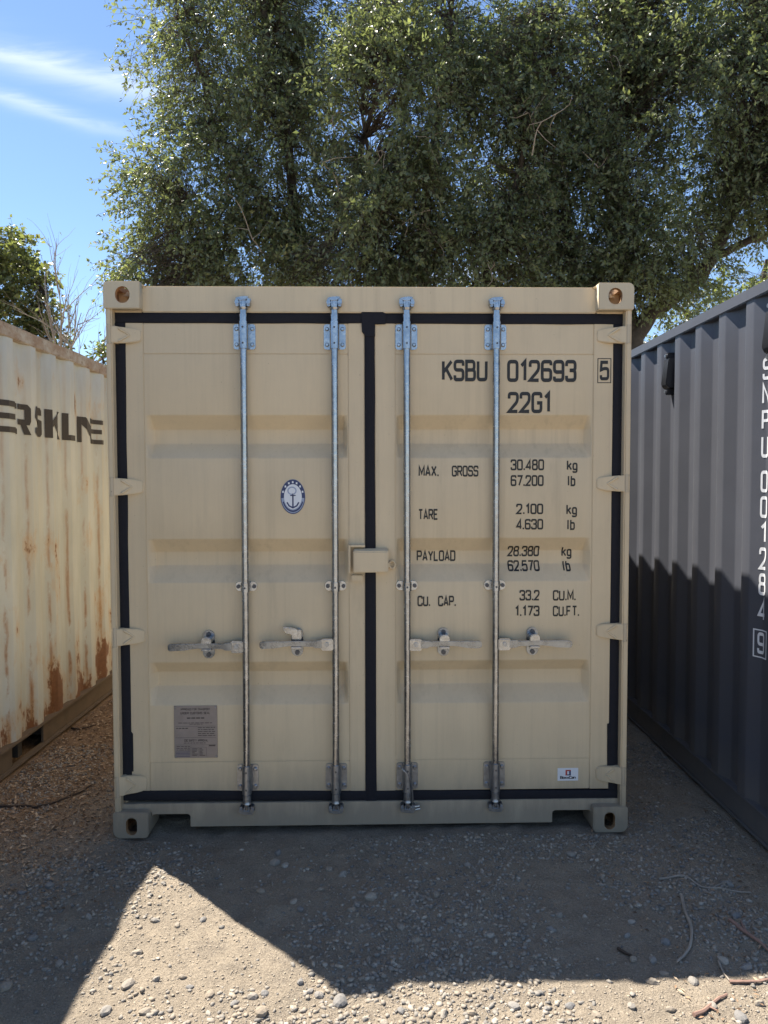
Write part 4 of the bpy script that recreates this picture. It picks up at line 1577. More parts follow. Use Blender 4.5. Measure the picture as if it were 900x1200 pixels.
def slate_container():
    cx = XR + 1.219
    T = empty('shipping_container', (cx, R_Y0, 0))
    tag(T, 'dark slate blue shipping container with white vertical lettering on its corrugated side', 'container')
    HW, H, LEN = 1.219, 2.591, 6.058
    castings(T, HW, 0.0, LEN, H, M_SLATE)
    ph = R_PHASE0 - R_Y0 - .072
    zw = 0.150
    link('side_wall', wall_mesh('side_wall', -HW + .008, 1, .05, LEN - .05, zw, H - .058, ph, rows=16, dent=.003, seed=8), M_SLATE, T)
    link('side_wall', wall_mesh('side_wall', HW - .008, -1, .05, LEN - .05, zw, H - .058, ph, rows=2), M_SLATE, T)
    for s in (1, -1):
        MB().box(*sorted((s * (HW - .060), s * (HW - .000))), .15, LEN - .15, H - .068, H - .010).build('top_rail', M_SLATE, T, 0.005, 0.7)
        r = MB()
        r.box(*sorted((s * (HW - .05), s * (HW - .002))), .17, LEN - .17, zw - .008, zw + .004)
        r.box(*sorted((s * (HW - .045), s * (HW - .012))), .17, LEN - .17, .026, zw - .008)
        r.box(*sorted((s * (HW - .05), s * (HW - .002))), .17, LEN - .17, .012, .026)
        r.build('bottom_rail', M_SLATE, T, 0.003, 0.7)
        for yy in (.0, LEN - .15):
            MB().box(*sorted((s * (HW - .15), s * (HW - .004))), yy + .004, yy + .146, CH - .01, H - CH + .01).build('corner_post', M_SLATE, T, 0.01, 0.7)
    MB().box(-HW + .06, HW - .06, .1, LEN - .1, zw - .05, zw).build('floor', M_DARK, T)
    xm = MB()
    for k in range(14):
        xm.box(-HW + .06, HW - .06, .35 + k * .40, .40 + k * .40, .03, zw - .048)
    xm.build('cross_members', M_DARK, T)
    roof_mesh('roof', -HW + .04, HW - .04, .05, LEN - .05, H - .03).build('roof', M_SLATE, T)
    for y in (.03, LEN - .05):
        MB().box(-HW + .1, HW - .1, y, y + .02, .05, H - .03).build('end_wall', M_SLATE, T)
    # ventilators
    ys, ds = corr_profile(0, LEN, ph)
    for (pxa, pxb, pya, pyb) in ((777.2, 783.2, 420, 456), (896.0, 905.5, 362, 414)):
        pa, pb = on_wall(pxb, (pya + pyb) / 2, XR), on_wall(pxa, (pya + pyb) / 2, XR)
        y0, y1 = float(pa[1]) - R_Y0, float(pb[1]) - R_Y0
        xm_ = (pxa + pxb) / 2
        zt, zb = float(on_wall(xm_, pya, XR)[2]), float(on_wall(xm_, pyb, XR)[2])
        X = -HW + .008
        v = MB()
        # hood: slanted cap, deeper at the bottom, open below
        v.loft([[(X + .040, y0, zt), (X - .006, y0, zt - .006), (X - .022, y0, zb + .03), (X - .006, y0, zb + .004), (X + .040, y0, zb)],
                [(X + .040, y1, zt), (X - .006, y1, zt - .006), (X - .022, y1, zb + .03), (X - .006, y1, zb + .004), (X + .040, y1, zb)]])
        vent = v.build('ventilator', M_VENT, T, 0.004, 0.7)
        for zz in (zt + .014, zb - .016):
            MB().box(X - .004, X + .040, (y0 + y1) / 2 - .018, (y0 + y1) / 2 + .018, zz - .018, zz + .018).build('mounting_tab', M_VENT, vent, 0.004)
            MB().tube([(X - .014, (y0 + y1) / 2, zz), (X - .002, (y0 + y1) / 2, zz)], .010, 10).build('bolt', M_ZINCD, vent, 0, 0.7)
    # white lettering running down one trough
    rows = [('S', 420.5, 446), ('N', 450, 474.5), ('P', 481, 504), ('U', 510.5, 536.5), ('0', 551.5, 577), ('0', 581.5, 607), ('1', 612, 636.5), ('2', 641.5, 668), ('8', 672, 698), ('4', 702, 728.5), ('9', 742, 767.5)]
    xl0, xl1 = 890.8, 898.7

    def find_y(px_t):
        """y on the visible corrugation that shows at photo column px_t (row 650)"""
        best = None
        for yy in np.arange(.2, 2.0, .001):
            d_ = float(np.interp(yy, ys, ds))
            P = np.array([XR + .008 + d_, yy + R_Y0, 1.5]) - CAM
            e = abs(450 + F * (P @ RT) / (P @ FW) - px_t) + d_ * 0
            if best is None or e < best[0] - .05:
                best = (e, yy)
        return best[1]
    XI = XR + .042
    a, b_ = find_y(xl0), find_y(xl1)
    for ch, ya, yb in rows:
        xm_ = (xl0 + xl1) / 2
        zt, zb = float(on_wall(xm_, ya, XI)[2]), float(on_wall(xm_, yb, XI)[2])
        me = text_mesh(ch, 0, 1, zb, zt, lambda x, z, l: (.0001 * l, a + (b_ - a) * x, z), .15, .2)
        project_on_wall(me, -HW + .008, 1, ph, 0, LEN, .0013, .003, 8, zw, H - .058)
        link('lettering', me, M_WINK, T)
    # box round the last digit
    zt, zb = float(on_wall(893, 738, XI)[2]), float(on_wall(893, 771.5, XI)[2])
    a2, b2 = a + .020, b_ - .020
    q = [[(a2, zt), (b2, zt), (b2, zt - .006), (a2, zt - .006)], [(a2, zb), (b2, zb), (b2, zb + .006), (a2, zb + .006)],
         [(a2, zb + .006), (a2 - .006, zb + .006), (a2 - .006, zt - .006), (a2, zt - .006)], [(b2, zb + .006), (b2 + .006, zb + .006), (b2 + .006, zt - .006), (b2, zt - .006)]]
    v, f = [], []
    for p in q:
        k = len(v)
        v += [(0, y, z) for y, z in p]
        f.append((k, k + 1, k + 2, k + 3))
    me = bpy.data.meshes.new('lettering')
    me.from_pydata(v, [], f)
    project_on_wall(me, -HW + .008, 1, ph, 0, LEN, .0013, .003, 8, zw, H - .058)
    link('lettering', me, M_WINK, T)
    return T


SLATE = slate_container()


# ------------------------------------------------------------------ trees
def bend_path(a, b_, n, amp, rng, sag=0.0):
    a, b_ = np.array(a, float), np.array(b_, float)
    t = np.linspace(0, 1, n)[:, None]
    p = a + (b_ - a) * t
    L = np.linalg.norm(b_ - a)
    off = np.cumsum(rng.normal(0, 1, (n, 3)), 0)
    off -= off[:1] + (off[-1:] - off[:1]) * t
    p += off * amp * L / math.sqrt(n) * 0.6
    p[:, 2] += sag * L * (4 * t * (1 - t))[:, 0]
    return p


def tubes_np(paths, rads, n=3):
    """many thin tubes with equal point count: paths (N,m,3), rads (N,m)"""
    N, m, _ = paths.shape
    d = np.gradient(paths, axis=1)
    d /= np.linalg.norm(d, axis=2, keepdims=True) + 1e-9
    ref = np.where(np.abs(d[..., 2:3]) > 0.9, np.array([1., 0, 0]), np.array([0, 0, 1.]))
    u = np.cross(d, ref)
    u /= np.linalg.norm(u, axis=2, keepdims=True) + 1e-9
    w = np.cross(d, u)
    V = []
    for k in range(n):
        t = 2 * math.pi * k / n
        V.append(paths + (u * math.cos(t) + w * math.sin(t)) * rads[..., None])
    V = np.stack(V, 2)                     # N,m,n,3
    idx = np.arange(N * m * n).reshape(N, m, n)
    a = idx[:, :-1, :]
    b_ = np.roll(a, -1, axis=2)
    c = idx[:, 1:, :]
    e = np.roll(c, -1, axis=2)
    q = np.stack([a, b_, e, c], -1).reshape(-1)
    return V.reshape(-1, 3), q


def leaves_np(P, D, rng, size, fold=0.25, flat=0.5, asp=0.5):
    """one folded four-point leaf at each P pointing along D"""
    n = len(P)
    D = D / (np.linalg.norm(D, axis=1, keepdims=True) + 1e-9)
    up = rng.normal(0, 1, (n, 3))
    up[:, 2] += 1.2 * flat
    s = np.cross(D, up)
    s /= np.linalg.norm(s, axis=1, keepdims=True) + 1e-9
    nn = np.cross(s, D)
    L = size * rng.uniform(.5, 1.45, (n, 1))
    W = L * asp * rng.uniform(.8, 1.15, (n, 1)) * .5
    b0 = P
    mid = P + D * L * .45
    tip = P + D * L - nn * L * .12
    l = mid + s * W + nn * W * fold
    r = mid - s * W + nn * W * fold
    V = np.stack([b0, r, tip, l], 1).reshape(-1, 3)
    i = np.arange(n) * 4
    q = np.stack([i, i + 1, i + 2, i, i + 2, i + 3], 1).reshape(-1)
    return V, q


def make_tree(name, label, cat, base, limbs, blobs, seed, leaf=.055, per=18, mat=M_LEAF, twig_len=(.35, .75), droop=.35, gap=.46, trunk_r=.22, group=None, dead=0, asp=.5, clear=None):
    rng = np.random.default_rng(seed)
    base = np.array(base, float)
    T = empty(name, tuple(base))
    tag(T, label, cat, group)
    tr = MB()
    nodes = []
    for pts, r0, r1 in limbs:
        P = [np.array(p, float) for p in pts]
        full = []
        for i in range(len(P) - 1):
            seg = bend_path(P[i], P[i + 1], 7, .07, rng)
            full += list(seg if i == 0 else seg[1:])
        n = len(full)
        rr = [r0 + (r1 - r0) * (k / (n - 1)) ** .8 for k in range(n)]
        tr.tube([tuple(p - base) for p in full], rr, 9)
        nodes += [(p, r) for p, r in zip(full, rr)][2:]
    NP = np.array([p for p, r in nodes])
    # clusters
    C, OUT = [], []
    for (c, rad_, cnt, *gp) in blobs:
        c, rad_ = np.array(c, float), np.array(rad_, float)
        m = cnt * 4
        d = rng.normal(0, 1, (m, 3))
        d /= np.linalg.norm(d, axis=1, keepdims=True)
        r = rng.uniform(.25, 1.0, (m, 1)) ** .6
        wob = .75 + .5 * fbm(d * 2.3 + seed, 3)[:, None]
        p = c + d * r * wob * rad_
        g = fbm(p * .85 + seed * 3.1, 3)
        ok = g > (gp[0] if gp else gap)
        p, d = p[ok][:cnt], d[ok][:cnt]
        C.append(p)
        OUT.append(d)
    C, OUT = np.concatenate(C), np.concatenate(OUT)
    ok = C[:, 2] > 1.2
    if clear is not None:
        ok &= clear(C)
    C, OUT = C[ok], OUT[ok]
    n = len(C)
    # branchlets from the nearest limb node
    near = np.array([np.argmin(((NP - c) ** 2).sum(1) * (1 + .4 * rng.random(len(NP)))) for c in C])
    A = NP[near]
    t = np.linspace(0, 1, 6)[None, :, None]
    paths = A[:, None, :] + (C - A)[:, None, :] * t
    Ld = np.linalg.norm(C - A, axis=1)
    wig = np.cumsum(rng.normal(0, .05, (n, 6, 3)), 1)
    wig -= wig[:, :1] + (wig[:, -1:] - wig[:, :1]) * t
    paths = paths + wig * Ld[:, None, None]
    paths[:, :, 2] += (.10 * Ld)[:, None] * (4 * t * (1 - t))[0, :, 0][None]
    rads = np.linspace(1, .35, 6)[None] * (.004 + .0035 * Ld)[:, None]
    V1, q1 = tubes_np(paths, rads, 3)
    # twigs carrying leaves
    TL = rng.uniform(*twig_len, n)
    D = OUT * .7 + rng.normal(0, .55, (n, 3))
    D[:, 2] -= droop
    D /= np.linalg.norm(D, axis=1, keepdims=True)
    m = 5
    tt = np.linspace(0, 1, m)
    tp = C[:, None, :] + D[:, None, :] * (TL[:, None] * tt[None])[..., None]
    tp[:, :, 2] -= droop * .5 * TL[:, None] * tt[None] ** 2
    V2, q2 = tubes_np(tp, np.linspace(.004, .0015, m)[None].repeat(n, 0), 3)
    off = len(V1)
    Vb, qb = np.concatenate([V1, V2]), np.concatenate([q1, q2 + off])
    trunk = tr.build('trunk', M_BARK, T, 0, 0.9)
    tag(link('branches', fast_mesh('branches', Vb - base, qb, 4), M_BARK, T), kind='stuff')
    # leaves along the twig
    k = rng.integers(int(per * .6), int(per * 1.4), n)
    tid = np.repeat(np.arange(n), k)
    s = rng.uniform(.02, 1.02, len(tid))
    P = C[tid] + D[tid] * (TL[tid] * s)[:, None]
    P[:, 2] -= droop * .5 * TL[tid] * s ** 2
    side = rng.normal(0, 1, (len(tid), 3))
    side -= D[tid] * (side * D[tid]).sum(1, keepdims=True)
    side /= np.linalg.norm(side, axis=1, keepdims=True) + 1e-9
    DL = D[tid] * .55 + side * .8
    DL[:, 2] -= .25
    P = P + side * .012
    V, q = leaves_np(P, DL, rng, leaf, asp=asp)
    crown = link('crown', fast_mesh('crown', V - base, q, 3), mat, T)
    tag(crown, kind='stuff')
    # bare dead twigs hanging in front of the crown
    if dead:
        db = MB()
        pick = rng.choice(n, dead)
        for i in pick:
            p = C[i].copy()
            d = rng.normal(0, 1, 3)
            d[1] -= .8
            d[2] -= .5
            d /= np.linalg.norm(d)
            L = rng.uniform(.5, 1.3)
            pts = [p]
            for _ in range(9):
                d = d + rng.normal(0, .30, 3)
                d[2] -= .10
                d /= np.linalg.norm(d)
                pts.append(pts[-1] + d * L / 9)
            db.tube([tuple(x - base) for x in pts], [.010 - .0008 * k_ for k_ in range(10)], 5)
            for _ in range(3):
                j = rng.integers(2, 8)
                e = rng.normal(0, 1, 3)
                e /= np.linalg.norm(e)
                db.tube([tuple(pts[j] - base), tuple(pts[j] + e * .18 - base), tuple(pts[j] + e * .34 + rng.normal(0, .05, 3) - base)], [.006, .004, .002], 4)
        tag(db.build('dead_twigs', M_TWIG, T), kind='stuff')
    return T


def gpt(px, py, Y):
    return tuple(at_depth(px, py, Y))


def ellip(px, py, Y, rx, ry, rz, cnt, *gp):
    return (gpt(px, py, Y), (rx, ry, rz), cnt, *gp)


# keep every leaf out of the sunlight that reaches the yard in front
def sun_clear(P):
    # ground point under each leaf along the sun's ray
    t = P[:, 2] / SUN[2]
    gx_, gy_ = P[:, 0] - SUN[0] * t, P[:, 1] - SUN[1] * t
    return ~((gy_ < 3.0) & (gx_ < 6))


E_GROUP = 'elm trees behind the tan container'
# tall open-edged elm on the left
b1 = (-1.6, 9.2, -.05)
make_tree('elm_tree', 'tall airy elm beside open sky, its leaf tips trailing past the tan container', 'tree', b1,
          [([b1, (-1.5, 9.2, 2.2), (-1.2, 9.1, 5.2), (-1.7, 8.9, 8.2), (-2.0, 8.8, 11)], .20, .03),
           ([(-1.5, 9.2, 2.2), (-2.6, 9.0, 4.2), (-3.2, 8.8, 6.2)], .10, .025),
           ([(-1.3, 9.15, 4.4), (-.4, 8.8, 6.4), (.2, 8.6, 9)], .10, .025),
           ([(-1.4, 9.1, 5.6), (-2.7, 8.9, 7.6), (-3.3, 8.8, 9.6)], .08, .02)],
          [ellip(235, 245, 9.0, 1.25, 1.0, 1.35, 900), ellip(195, 310, 8.7, .85, .8, .75, 380), ellip(285, 70, 9.2, 1.75, 1.1, 1.5, 1150), ellip(330, 190, 8.6, 1.2, .9, 1.6, 900),
           ellip(360, 30, 9.5, 1.8, 1.2, 1.5, 720), ellip(300, 310, 8.8, 1.4, .9, .8, 700), ellip(250, -120, 9.3, 1.9, 1.3, 1.6, 240), ellip(400, -140, 9.4, 1.8, 1.3, 1.6, 210)],
          21, leaf=.070, per=18, gap=.40, dead=8, group=None, clear=sun_clear)
# dense elm in the middle, nearest to the container
b2 = (.75, 8.0, -.05)
make_tree('elm_tree', 'dense elm with bright hanging sprays rising behind middle of tan container roof', 'tree', b2,
          [([b2, (.8, 8.1, 2.4), (.7, 8.3, 5), (1.0, 8.4, 7.6), (1.3, 8.5, 10.5)], .19, .03),
           ([(.8, 8.1, 2.4), (1.6, 8.0, 4.2), (2.2, 8.0, 6.4), (2.5, 8.0, 8.8)], .11, .025),
           ([(.75, 8.2, 3.8), (.0, 7.9, 5.4), (-.2, 7.8, 7.6)], .09, .02)],
          [ellip(455, 120, 7.4, 1.0, .8, 1.25, 702), ellip(470, 260, 7.3, .95, .8, 1.1, 663), ellip(560, 190, 7.9, 1.3, .9, 1.5, 858), ellip(530, 40, 8.2, 1.5, 1.0, 1.3, 624), ellip(420, 320, 8.0, 1.2, .8, .8, 468),
           ellip(560, 310, 7.9, 1.2, .8, .8, 507), ellip(620, 90, 8.4, 1.2, 1.0, 1.4, 702), ellip(520, -130, 8.6, 2.0, 1.2, 1.6, 135)],
          34, leaf=.070, per=18, dead=26, gap=.40, clear=sun_clear)
# dark leaning elm on the right
b3 = (3.95, 8.6, -.05)
make_tree('elm_tree', 'dark leafy elm with forked leaning trunk behind slate blue container', 'tree', b3,
          [([b3, gpt(742, 400, 8.6), gpt(765, 365, 8.6), gpt(822, 325, 8.5), gpt(852, 262, 8.4), gpt(880, 190, 8.4), gpt(905, 60, 8.6)], .19, .05),
           ([gpt(800, 342, 8.55), gpt(838, 300, 8.4), gpt(900, 274, 8.3), gpt(985, 235, 8.2)], .085, .04),
           ([gpt(742, 400, 8.6), gpt(728, 300, 8.8), gpt(715, 180, 8.9), gpt(720, 20, 9.0)], .12, .03),
           ([gpt(670, 420, 9.2), gpt(672, 330, 9.2), gpt(660, 240, 9.2), gpt(640, 120, 9.3)], .14, .03)],
          [ellip(690, 250, 8.2, 1.2, .9, 1.3, 655), ellip(760, 150, 8.0, 1.4, .9, 1.4, 748), ellip(870, 120, 7.8, 1.3, .9, 1.3, 686), ellip(780, 280, 8.0, 1.0, .7, .9, 436), ellip(650, 320, 8.6, 1.0, .8, .65, 312),
           ellip(730, 335, 8.1, .8, .7, .6, 262), ellip(690, 60, 8.8, 1.4, 1.0, 1.2, 530), ellip(830, 10, 8.4, 1.8, 1.1, 1.3, 574), ellip(960, 190, 8.0, 1.3, 1.0, 1.4, 499), ellip(880, 215, 7.9, .8, .6, .6, 262), ellip(828, 205, 8.9, .9, .6, .9, 327, .2), ellip(590, 245, 9.3, .9, .6, .9, 187, .2), ellip(800, 90, 8.8, 1.2, .8, 1.2, 499), ellip(880, 20, 8.6, 1.2, .8, 1.2, 349), ellip(700, -130, 8.9, 2.0, 1.2, 1.4, 108), ellip(880, -140, 8.6, 2.0, 1.2, 1.4, 108)],
          55, leaf=.070, per=18, dead=26, gap=.40, clear=sun_clear)
# brighter trees farther back, seen through the gaps
for (px, Y, sd, lb) in ((880, 15.0, 71, 'sunlit pale green tree glimpsed below the forked trunk of the dark elm'), (575, 16.5, 72, 'far green tree filling gaps low between the elm trunks')):
    bx = at_depth(px, 560, Y)
    b4 = (float(bx[0]), Y, -.05)
    make_tree('far_tree', lb, 'tree', b4,
              [([b4, (b4[0] + .1, Y, 2.5), (b4[0], Y, 5.5), (b4[0] + .3, Y, 7.2)], .2, .05), ([(b4[0] + .1, Y, 2.5), (b4[0] - 1.2, Y, 4.6), (b4[0] - 1.8, Y, 6)], .1, .03), ([(b4[0] + .1, Y, 2.3), (b4[0] + 1.4, Y, 4.2), (b4[0] + 2, Y, 6)], .1, .03)],
              [((b4[0], Y, 5.2), (2.6, 1.8, 2.0), 1100), ((b4[0] - 1.4, Y - .4, 4.2), (1.6, 1.4, 1.4), 600), ((b4[0] + 1.5, Y - .3, 4.0), (1.6, 1.4, 1.6), 600)],
              sd, leaf=.10, per=14, mat=M_LEAF3, gap=.44)
# maple over the cream container
Y5 = 11.0
bx = at_depth(-22, 560, Y5)
b5 = (float(bx[0]), Y5, -.05)
make_tree('maple_tree', 'rounded broadleaf tree with yellowish leaf tips beyond the cream container', 'tree', b5,
          [([b5, (b5[0], Y5, 2.2), (b5[0] + .1, Y5, 4.4), (b5[0] - .1, Y5, 6.2)], .16, .03), ([(b5[0], Y5, 2.2), gpt(25, 400, Y5), gpt(55, 350, Y5)], .08, .02), ([(b5[0], Y5, 2.0), gpt(30, 420, Y5), gpt(68, 385, Y5)], .07, .02), ([(b5[0], Y5, 2.4), (b5[0] - 1.2, Y5, 4), (b5[0] - 1.6, Y5, 5.4)], .08, .02)],
          [ellip(8, 305, Y5, .62, .6, .55, 161), ellip(44, 345, Y5, .42, .5, .42, 117), ellip(20, 375, Y5, .6, .5, .5, 142), ellip(62, 385, Y5, .30, .35, .25, 58), ellip(-40, 340, Y5, .9, .8, 1.0, 260), ellip(-20, 290, Y5, .6, .6, .5, 124), ellip(-90, 400, Y5, 1.0, .9, 1.0, 217), ellip(25, 420, Y5, .7, .6, .5, 136)],
          88, leaf=.085, per=11, mat=M_LEAF2, droop=.2, gap=.49, twig_len=(.2, .42), trunk_r=.16, asp=.75)


# bare twiggy tree beside it
def bare_tree():
    rng = np.random.default_rng(4)
    Y = 9.5
    b = at_depth(72, 560, Y)
    b = np.array([b[0], Y, -.05])
    T = empty('bare_tree', tuple(b))
    tag(T, 'small leafless tree with fine bare twigs beyond the cream container', 'tree')
    m = MB()
    tips = []
    def grow(p, d, L, r, lev):
        pts = [p]
        n = 7
        for k in range(n):
            d = d + rng.normal(0, .10, 3)
            d[2] += .03
            d /= np.linalg.norm(d)
            pts.append(pts[-1] + d * L / n)
        m.tube([tuple(q - b) for q in pts], [r * (1 - .75 * k / n) for k in range(n + 1)], 5 if lev < 2 else 4)
        if lev < 3:
            for k in range(7 if lev == 1 else 5):
                j = rng.integers(2, n)
                e = d + rng.normal(0, .45, 3)
                e[2] += .25
                e /= np.linalg.norm(e)
                grow(pts[j], e, L * rng.uniform(.35, .6), r * .42, lev + 1)
        else:
            tips.append(pts[-1])
    s0 = np.array(gpt(66, 470, Y))
    m.tube([tuple(np.array(p) - b) for p in bend_path(b, s0, 6, .04, rng)], [.07, .066, .062, .058, .054, .05], 8)
    for tgt in ((100, 330), (90, 360), (112, 352), (80, 345), (118, 395), (60, 340)):
        e = np.array(gpt(tgt[0], tgt[1], Y + rng.uniform(-.4, .4))) - s0
        L = np.linalg.norm(e)
        grow(s0 + rng.normal(0, .01, 3), e / L, L, .024, 1)
    m.build('trunk', M_TWIG, T)
    # a few last leaves
    tips = np.array(tips)
    tips = tips[rng.random(len(tips)) < .25]
    D = rng.normal(0, 1, (len(tips), 3))
    V, q = leaves_np(tips, D, rng, .06)
    tag(link('crown', fast_mesh('crown', V - b, q, 3), M_LEAF3, T), kind='stuff')


bare_tree()
# low sapling showing in the gap between the two containers
b6 = at_depth(122, 560, 8.2)
b6 = (float(b6[0]), 8.2, -.05)
make_tree('sapling', 'small pale green sapling in gap between cream and tan containers', 'sapling', b6,
          [([b6, (b6[0], 8.2, 1.6), gpt(121, 425, 8.2), gpt(120, 405, 8.2)], .03, .008)],
          [ellip(121, 428, 8.2, .28, .25, .30, 45), ellip(125, 470, 8.2, .4, .35, .4, 70)], 17, leaf=.07, per=10, mat=M_LEAF3, twig_len=(.15, .3), gap=.3)


# ------------------------------------------------------------------ stones, gravel, litter, twigs
def rock(seed, sub=1):
    rng = np.random.default_rng(seed)
    bm = bmesh.new()
    bmesh.ops.create_icosphere(bm, subdivisions=sub, radius=1.0)
    ax = np.array([1.0, rng.uniform(.65, .95), rng.uniform(.45, .7)])
    for v in bm.verts:
        p = np.array(v.co)
        k = .55 + .9 * float(fbm(p * 1.1 + seed * 5.7, 3))
        v.co = Vector(p * k * ax)
    me = bpy.data.meshes.new('stone')
    bm.to_mesh(me)
    V = np.array([v.co for v in bm.verts], np.float32)
    Fc = np.array([[v.index for v in f.verts] for f in bm.faces], np.int32)
    bm.free()
    return me, V, Fc


def under(x, y):
    """inside the footprint of a container's bearing parts"""
    c, s = math.cos(-C_ROT), math.sin(-C_ROT)
    u, v = x * c - y * s, x * s + y * c
    tan_ = (np.abs(u) < 1.23) & (v > -.012) & (v < 6.1)
    return tan_ | (x < XL + .012) | (x > XR - .012)


def scatter(n, lo, hi, seed, box, dens=None):
    rng = np.random.default_rng(seed)
    x = rng.uniform(box[0], box[1], n)
    y = rng.uniform(box[2], box[3], n)
    keep = ~under(x, y)
    if dens is not None:
        keep &= rng.random(n) < dens(x, y)
    x, y = x[keep], y[keep]
    s = lo + (hi - lo) * rng.random(len(x)) ** 3.2
    a = rng.uniform(0, 6.283, len(x))
    return x, y, s, a, rng


def cluster_dens(x, y):
    g = fbm(np.stack([x * 2.3, y * 2.3, x * 0 + 5], -1), 3)
    return np.clip((g - .44) * 7.0, .06, 1.0)


VAR = [rock(k + 100, 1)[1:] for k in range(6)]
ico = []
for k in range(8):
    bm = bmesh.new()
    bmesh.ops.create_icosphere(bm, subdivisions=1, radius=1.0)
    V = np.array([v.co for v in bm.verts])
    Fc = np.array([[v.index for v in f.verts] for f in bm.faces])
    bm.free()
    rr_ = np.random.default_rng(k)
    V = V * (.55 + .85 * rr_.random((len(V), 1))) * np.array([1, rr_.uniform(.6, .95), rr_.uniform(.4, .7)])
    ico.append((V, Fc))


def gravel_mesh(name, x, y, s, a, rng):
    VV, FF, off = [], [], 0
    kind = rng.integers(0, len(ico), len(x))
    z = ground_h(x, y)
    for k, (V, Fc) in enumerate(ico):
        m = kind == k
        if not m.any():
            continue
        c, sn = np.cos(a[m])[:, None], np.sin(a[m])[:, None]
        px = (V[None, :, 0] * c - V[None, :, 1] * sn) * s[m][:, None] + x[m][:, None]
        py = (V[None, :, 0] * sn + V[None, :, 1] * c) * s[m][:, None] + y[m][:, None]
        pz = V[None, :, 2] * s[m][:, None] + (z[m] + s[m] * .12)[:, None]
        P = np.stack([px, py, pz], -1)
        n = len(P)
        VV.append(P.reshape(-1, 3))
        FF.append((Fc[None] + (np.arange(n) * len(V))[:, None, None] + off).reshape(-1))
        off += n * len(V)
    return fast_mesh(name, np.concatenate(VV), np.concatenate(FF), 3)


x, y, s, a, rng = scatter(105000, .0018, .0135, 5, (-2.05, 1.78, -2.4, 1.2), cluster_dens)
M_CLOD = mat_stones('soil_crumb', (0.24, 0.205, 0.16), (0.46, 0.385, 0.29))
x2, y2, s2, a2, rng2 = scatter(70000, .0012, .006, 6, (-2.05, 1.78, -2.2, .9))
tag(link('soil_crumbs', gravel_mesh('soil_crumbs', x2, y2, s2, a2, rng2), M_CLOD), 'loose crumbs of dry soil strewn over the dirt yard', 'soil', kind='stuff')
gr = link('gravel', gravel_mesh('gravel', x, y, s, a, rng), M_GRAVEL)
tag(gr, 'fine mixed gravel scattered over the dirt in front of the containers', 'gravel', kind='stuff')

# single stones one can pick out
rocks = [rock(k + 300, 2)[0] for k in range(7)]
for me in rocks:
    me.materials.append(M_STONE)


def stone(px, py, wpx, label, group=None, k=0, rot=0.0):
    p = on_ground(px, py)
    d = np.linalg.norm(p - CAM)
    r = wpx * d / F / 2
    o = bpy.data.objects.new('stone', rocks[k % len(rocks)])
    COL.objects.link(o)
    o.location = (p[0], p[1], float(ground_h(p[0], p[1])) + r * .12)
    o.rotation_euler = (0, 0, rot)
    o.scale = (r, r * random.uniform(.85, 1.1), r * random.uniform(.9, 1.15))
    tag(o, label, 'stone', group)
    return o


stone(398, 1169, 17, 'largest smooth grey stone, at corner of shade where dirt turns sunlit', None, 0, 1.2)
stone(6, 1158, 13, 'blocky stone in the shade of the cream container', None, 2, .4)
stone(214, 1139, 8, 'small upright pebble in middle of sunlit dirt triangle', None, 3, .2)
stone(183, 1145, 8, 'small pebble on sunlit dirt beside the upright pebble', None, 4, .9)
stone(150, 1150, 14, 'flat stone at left edge of sunlit dirt triangle', None, 5, .9)
stone(160, 1112, 13, 'half buried stone in sunlit dirt below the triangle tip', None, 6, .3)
stone(862, 1075, 10, 'roundish stone in shade near foot of slate container', None, 1, .5)
stone(852, 1036, 11, 'rounded stone in shade by the thin branched twig', None, 3, 2.5)
for q, (px, py, w) in enumerate([(322, 1010, 12), (334, 1014, 10), (386, 1018, 9), (402, 1024, 10), (418, 1059, 10), (434, 1052, 13), (432, 1122, 10), (306, 1044, 9), (344, 1058, 10), (352, 1066, 9), (376, 1042, 9), (326, 1000, 9), (412, 1066, 9), (352, 1150, 9), (374, 1162, 10), (363, 1158, 8), (470, 1088, 9), (488, 1102, 10), (511, 1051, 9), (528, 1081, 9), (500, 1125, 9),
                                  (548, 1015, 9), (575, 1096, 9), (612, 1080, 8), (646, 1087, 10), (655, 1069, 9), (669, 1001, 9), (735, 1094, 9), (780, 1100, 10), (740, 1076, 8), (765, 1123, 9), (764, 1148, 12), (742, 1122, 9), (847, 1127, 10), (875, 1135, 12), (812, 1148, 11), (778, 1139, 9), (58, 1040, 9), (104, 1076, 9), (38, 1100, 10), (70, 1130, 9), (24, 1050, 8), (520, 960, 8), (560, 985, 8)]):
    stone(px, py, w, 'small stone lying on shaded dirt before the tan container', 'small stones on the shaded dirt', q, q * 1.3)
for q, (px, py, w) in enumerate([(182, 1076, 9), (208, 1082, 8), (246, 1162, 10), (296, 1163, 12), (310, 1160, 9), (274, 1172, 9), (306, 1184, 13), (340, 1190, 9), (124, 1184, 12), (170, 1186, 11), (244, 1184, 9), (238, 1075, 8), (222, 1150, 8), (470, 1183, 9), (520, 1188, 11), (553, 1186, 10), (602, 1178, 11), (640, 1182, 9), (668, 1176, 10), (700, 1190, 10), (740, 1180, 9), (786, 1184, 11), (835, 1178, 10), (868, 1190, 12), (890, 1176, 10), (450, 1194, 9), (580, 1194, 9)]):
    stone(px, py, w, 'small loose stone lying on sunlit dirt', 'small stones on the sunlit dirt', q + 3, q * 2.1)

# dry leaf litter and wood chips between the cream and tan containers
rng = np.random.default_rng(77)


